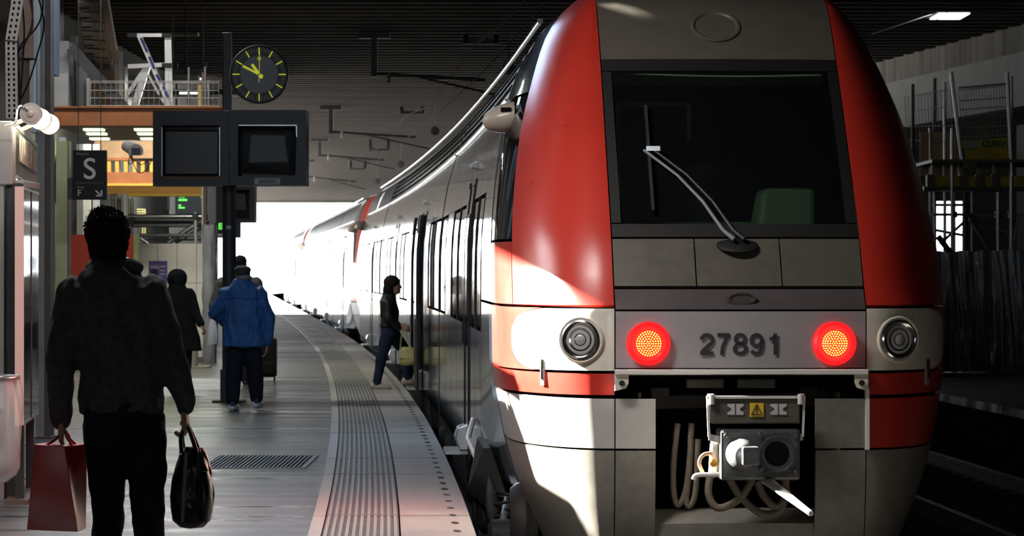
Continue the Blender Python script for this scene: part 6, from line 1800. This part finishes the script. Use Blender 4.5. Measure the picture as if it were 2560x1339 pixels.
q.ball(hd + V((0, -0.015, 0.03)), (0.125, 0.135, 0.140), 20, 14); q.ball(hd + V((0, -0.03, -0.09)), (0.115, 0.11, 0.09), 18, 12)
link('hooded_coat', remesh(q, 0.011, 3, 0.013, (8, 8, 4), 8.0, xf3), M['blackcoat'], p3)
q = MB(); chain(q, [hL, kL, aL], [0.085, 0.066, 0.052]); chain(q, [hR, kR, aR], [0.085, 0.066, 0.052]); link('leggings', remesh(q, 0.010, 2, xf=xf3), M['blackcoat'], p3)
for a, f in ((aL, V((0, 1, 0.15))), (aR, V((0, 1, -0.5)))):
    q = MB(); shoe(q, a, f, 0.25); q.capsule(a, 0.05, a + V((0, 0.0, 0.14)), 0.056); link('boot', remesh(q, 0.009, 2, xf=xf3), M['boot'], p3)

# ---- tall person half hidden behind the pole, white carrier bag, suitcase
YB4 = 44.5; S4 = F / YB4
xf4 = place(P(598, 0, YB4).x, YB4, 0)
def L4(px, py, y=0.0): return V(((px - 598) / S4, y, EYE + (HOR - py) / S4))
hd = L4(601, 662, 0.03)
sL, sR, eL, eR, wL, wR = L4(556, 708), L4(640, 708), L4(534, 762, 0.0), L4(655, 775, 0.0), L4(534, 806, 0.08), L4(665, 835, 0.06)
hL, hR, kL, kR, aL, aR = L4(582, 822), L4(616, 822), L4(580, 890, 0.05), L4(616, 892, -0.02), L4(578, 944, 0.10), L4(616, 946, -0.10)
q = MB(); head_geo(q, hd); q.capsule(hd - V((0, 0.01, 0.06)), 0.058, hd - V((0, 0, 0.17)), 0.065)
rings(q, [(1.50, 0, 0, 0.10, 0.08), (1.42, 0, 0, 0.20, 0.11), (1.15, 0, 0, 0.17, 0.11), (0.95, 0, 0, 0.17, 0.12), (0.82, 0, 0, 0.16, 0.11)])
chain(q, [sL, eL, wL], [0.055, 0.042, 0.03]); chain(q, [sR, eR, wR], [0.055, 0.042, 0.03]); chain(q, [hL, kL, aL], [0.08, 0.055, 0.038]); chain(q, [hR, kR, aR], [0.08, 0.055, 0.038])
for a in (aL, aR): q.capsule(a, 0.03, a + V((0, 0.13, -0.05)), 0.027)
hand_geo(q, wL, V((0, 0.1, -1)), V((0, 1, 0)), V((1, 0, 0)), 1.0); hand_geo(q, wR, V((0, 0.1, -1)), V((0, 1, 0)), V((-1, 0, 0)), 1.0)
p4 = person('tall person in a patterned grey jacket half hidden by the pole', 'person', xf4, q, 0.009, M['skindark'])
q = MB(); rings(q, [(1.55, 0, 0, 0.09, 0.085), (1.49, 0, 0, 0.17, 0.11), (1.40, 0, 0, 0.235, 0.13), (1.15, 0, 0, 0.22, 0.14), (0.85, 0, 0, 0.22, 0.15)])
chain(q, [sL, eL, wL + V((0, 0, 0.02))], [0.092, 0.075, 0.058]); chain(q, [sR, eR, wR + V((0, 0, 0.02))], [0.092, 0.075, 0.058])
link('jacket', remesh(q, 0.012, 2, 0.014, (8, 8, 6), 2.0, xf4), M['camo'], p4)
q = MB(); rings(q, [(0.90, 0, 0, 0.17, 0.12), (0.80, 0, 0, 0.18, 0.13), (0.76, 0, 0, 0.17, 0.12)]); chain(q, [hL, kL, aL], [0.105, 0.085, 0.075]); chain(q, [hR, kR, aR], [0.105, 0.085, 0.075])
link('trousers', remesh(q, 0.012, 2, 0.008, xf=xf4), M['navytrousers'], p4)
q = MB(); shoe(q, aL, V((0, 1, 0))); shoe(q, aR, V((0, 1, 0))); link('shoes', remesh(q, 0.010, 2, xf=xf4), M['boot'], p4)
q = MB(); q.ball(hd + V((0, -0.015, 0.055)), (0.090, 0.108, 0.085), 18, 12); q.ball(hd + V((0, -0.04, -0.01)), (0.086, 0.075, 0.09), 16, 10); link('hair', remesh(q, 0.009, 2, 0.006, (30, 30, 30), xf=xf4), M['blackhair'], p4)
t = thing('carrier_bag', 'thin white plastic carrier bag held beside the dark pole', 'bag', xf4 @ L4(532, 862))
q = MB(); rows = []
for py, x0, x1, d in ((792, 527, 536, 0.01), (812, 523, 540, 0.03), (840, 521, 544, 0.05), (862, 520, 543, 0.045)):
    rows.append([xf4 @ L4(a, c, y) for a, c, y in ((x0, py, -d), ((x0 + x1) / 2 + 2, py - 2, -d * 1.2), (x1, py - 4, -d * 0.6), (x1, py - 4, d + 0.08), ((x0 + x1) / 2, py, d + 0.1), (x0, py, d + 0.08))])
q.loft(rows); q.build('bag_body', M['whitebag'], t, 30)
q = MB(); q.tube([xf4 @ L4(528, 793, 0.03), xf4 @ L4(534, 812, 0.10), xf4 @ L4(537, 795, 0.05)], 0.006, 6); q.build('handle', M['whitebag'], t)

YS = 45.8
t = thing('suitcase', 'black wheeled suitcase standing right of the blue jacket', 'suitcase', P(668, 950, YS))
def PS(a, c, y=0.0): return P(a, c, YS) + V((0, y, 0))
zb = PS(0, 946).z
q = MB(); q.box((PS(642, 0).x, YS, 0.05), (PS(690, 0).x, YS + 0.26, PS(0, 845).z)); q.build('case_body', M['suitcase'], t, bevel=0.035)
q = MB(); q.box((PS(647, 0).x, YS - 0.035, 0.10), (PS(685, 0).x, YS, PS(0, 905).z)); q.build('front_pocket', M['suitcase'], t, bevel=0.012)
for px in (647, 686):
    q = MB(); q.lathe((PS(px, 0).x, YS + 0.02, 0.028), (1, 0, 0), [(0.027, -0.012), (0.027, 0.012)], 14); q.build('wheel', M['black'], t)
    q = MB(); q.tube([(PS(653 if px < 660 else 680, 0).x, YS + 0.22, PS(0, 846).z), (PS(653 if px < 660 else 680, 0).x, YS + 0.22, PS(0, 815).z)], 0.008, 6); q.build('handle_tube', M['steeldark'], t)
q = MB(); q.bar((PS(652, 0).x, YS + 0.22, PS(0, 815).z), (PS(681, 0).x, YS + 0.22, PS(0, 815).z), 0.03, 0.02); q.build('grip', M['black'], t)

# ---- woman stepping into the train, facing right
YW = 42.4; SW = F / YW
xf5 = Matrix.Translation((P(975, 0, YW).x, YW, 0)) @ Matrix.Rotation(-PI / 2, 4, 'Z')
def LW(px, py, x=0.0): return V((x, (px - 975) / SW, EYE + (HOR - py) / SW))      # local x: towards the camera
hd = LW(985, 714)
sL, sR = LW(972, 757, -0.15), LW(970, 757, 0.15)
eL, eR = LW(975, 796, -0.20), LW(972, 796, 0.20); wL, wR = LW(1002, 818, -0.12), LW(1000, 816, 0.14)
hL, hR = LW(982, 836, -0.08), LW(970, 836, 0.08)
kL, kR = LW(1016, 884, -0.09), LW(955, 892, 0.09); aL, aR = LW(1018, 944, -0.09), LW(943, 955, 0.09)
q = MB(); head_geo(q, hd, s=0.93); q.capsule(hd - V((0, 0.02, 0.05)), 0.046, hd - V((0, 0.04, 0.15)), 0.05)
rings(q, [(1.24, 0, -0.02, 0.08, 0.06), (1.16, 0, -0.02, 0.15, 0.085), (0.98, 0, 0.0, 0.12, 0.09), (0.84, 0, 0, 0.14, 0.10), (0.72, 0, 0, 0.14, 0.10)])
chain(q, [sL, eL, wL], [0.042, 0.034, 0.025]); chain(q, [sR, eR, wR], [0.042, 0.034, 0.025]); chain(q, [hL, kL, aL], [0.075, 0.05, 0.034]); chain(q, [hR, kR, aR], [0.075, 0.05, 0.034])
for a in (aL, aR): q.capsule(a, 0.03, a + V((0, 0.10, -0.05)), 0.024)
hand_geo(q, wL, V((0, 1, -0.2)), V((0, 0, 1)), V((1, 0, -0.3)), 0.7); hand_geo(q, wR, V((0, 1, -0.15)), V((0, 0.1, 1)), V((-1, 0, -0.4)), 0.9)
p5 = person('person in a dark jacket stepping into the train with a cream handbag', 'person', xf5, q, 0.008, M['skin'])
q = MB()
rings(q, [(1.285, 0, -0.01, 0.075, 0.07), (1.24, 0, -0.02, 0.12, 0.09), (1.17, 0, -0.025, 0.185, 0.110), (1.03, 0, -0.005, 0.165, 0.125), (0.92, 0, -0.005, 0.16, 0.12), (0.83, 0, -0.005, 0.175, 0.135)])
chain(q, [sL, eL, wL - V((0, 0.02, 0))], [0.075, 0.064, 0.048]); chain(q, [sR, eR, wR - V((0, 0.02, 0))], [0.075, 0.064, 0.048])
link('jacket', remesh(q, 0.010, 2, 0.010, (9, 9, 6), 6.0, xf5), M['darkjacket'], p5)
q = MB(); rings(q, [(0.88, 0, 0, 0.155, 0.115), (0.80, 0, -0.005, 0.16, 0.125), (0.70, 0, -0.005, 0.15, 0.115)])
chain(q, [hL, kL, aL], [0.10, 0.074, 0.055]); chain(q, [hR, kR, aR], [0.10, 0.074, 0.055])
link('jeans', remesh(q, 0.010, 2, 0.007, (9, 9, 9), 3.0, xf5), M['denim'], p5)
for a in (aL, aR):
    q = MB(); shoe(q, a, V((0, 1, -0.05)), 0.25); link('shoe', remesh(q, 0.009, 2, xf=xf5), M['beigeshoe'], p5)
q = MB(); q.ball(hd + V((0, -0.03, 0.045)), (0.100, 0.112, 0.098), 18, 12); q.ball(hd + V((0, -0.07, -0.05)), (0.098, 0.078, 0.14), 18, 12); q.ball(hd + V((0, -0.095, -0.14)), (0.095, 0.062, 0.10), 16, 10)
link('hair', remesh(q, 0.008, 2, 0.007, (20, 20, 8), 1.0, xf5), M['blackhair'], p5)
t = thing('handbag', 'cream leather handbag swinging from the boarding person\'s hand', 'bag', xf5 @ LW(1020, 912, 0.16))
q = MB(); rows = []
for py, x0, x1, d in ((866, 1003, 1032, 0.03), (876, 998, 1038, 0.06), (892, 997, 1043, 0.085), (906, 1000, 1044, 0.08), (912, 1004, 1040, 0.05)):
    c = (x0 + x1) / 2; hw = (x1 - x0) / 2 / SW; b0 = LW(c, py, 0.16)
    rows.append([xf5 @ (b0 + V((d * math.copysign(abs(math.cos(a)) ** 0.7, math.cos(a)), hw * math.copysign(abs(math.sin(a)) ** 0.7, math.sin(a)), 0))) for a in [2 * PI * k / 24 for k in range(24)]])
q.loft(rows); q.build('bag_body', M['creambag'], t, 60)
q = MB(); q.hexa([xf5 @ LW(a, c, x) for a, c, x in ((1000, 894, 0.250), (1022, 894, 0.252), (1022, 894, 0.240), (1000, 894, 0.236), (1002, 872, 0.225), (1022, 872, 0.225), (1022, 872, 0.20), (1002, 872, 0.20))]); q.build('flap', M['creambag'], t, bevel=0.004)
for x in (0.12, 0.20):
    q = MB(); q.tube(crom([xf5 @ LW(1002, 872, x), xf5 @ LW(1004, 845, x * 0.5 + 0.07), xf5 @ LW(1010, 822, 0.14), xf5 @ LW(1018, 845, x * 0.5 + 0.07), xf5 @ LW(1028, 868, x)], 6), 0.009, 6); q.build('strap', M['creambag'], t, 60)
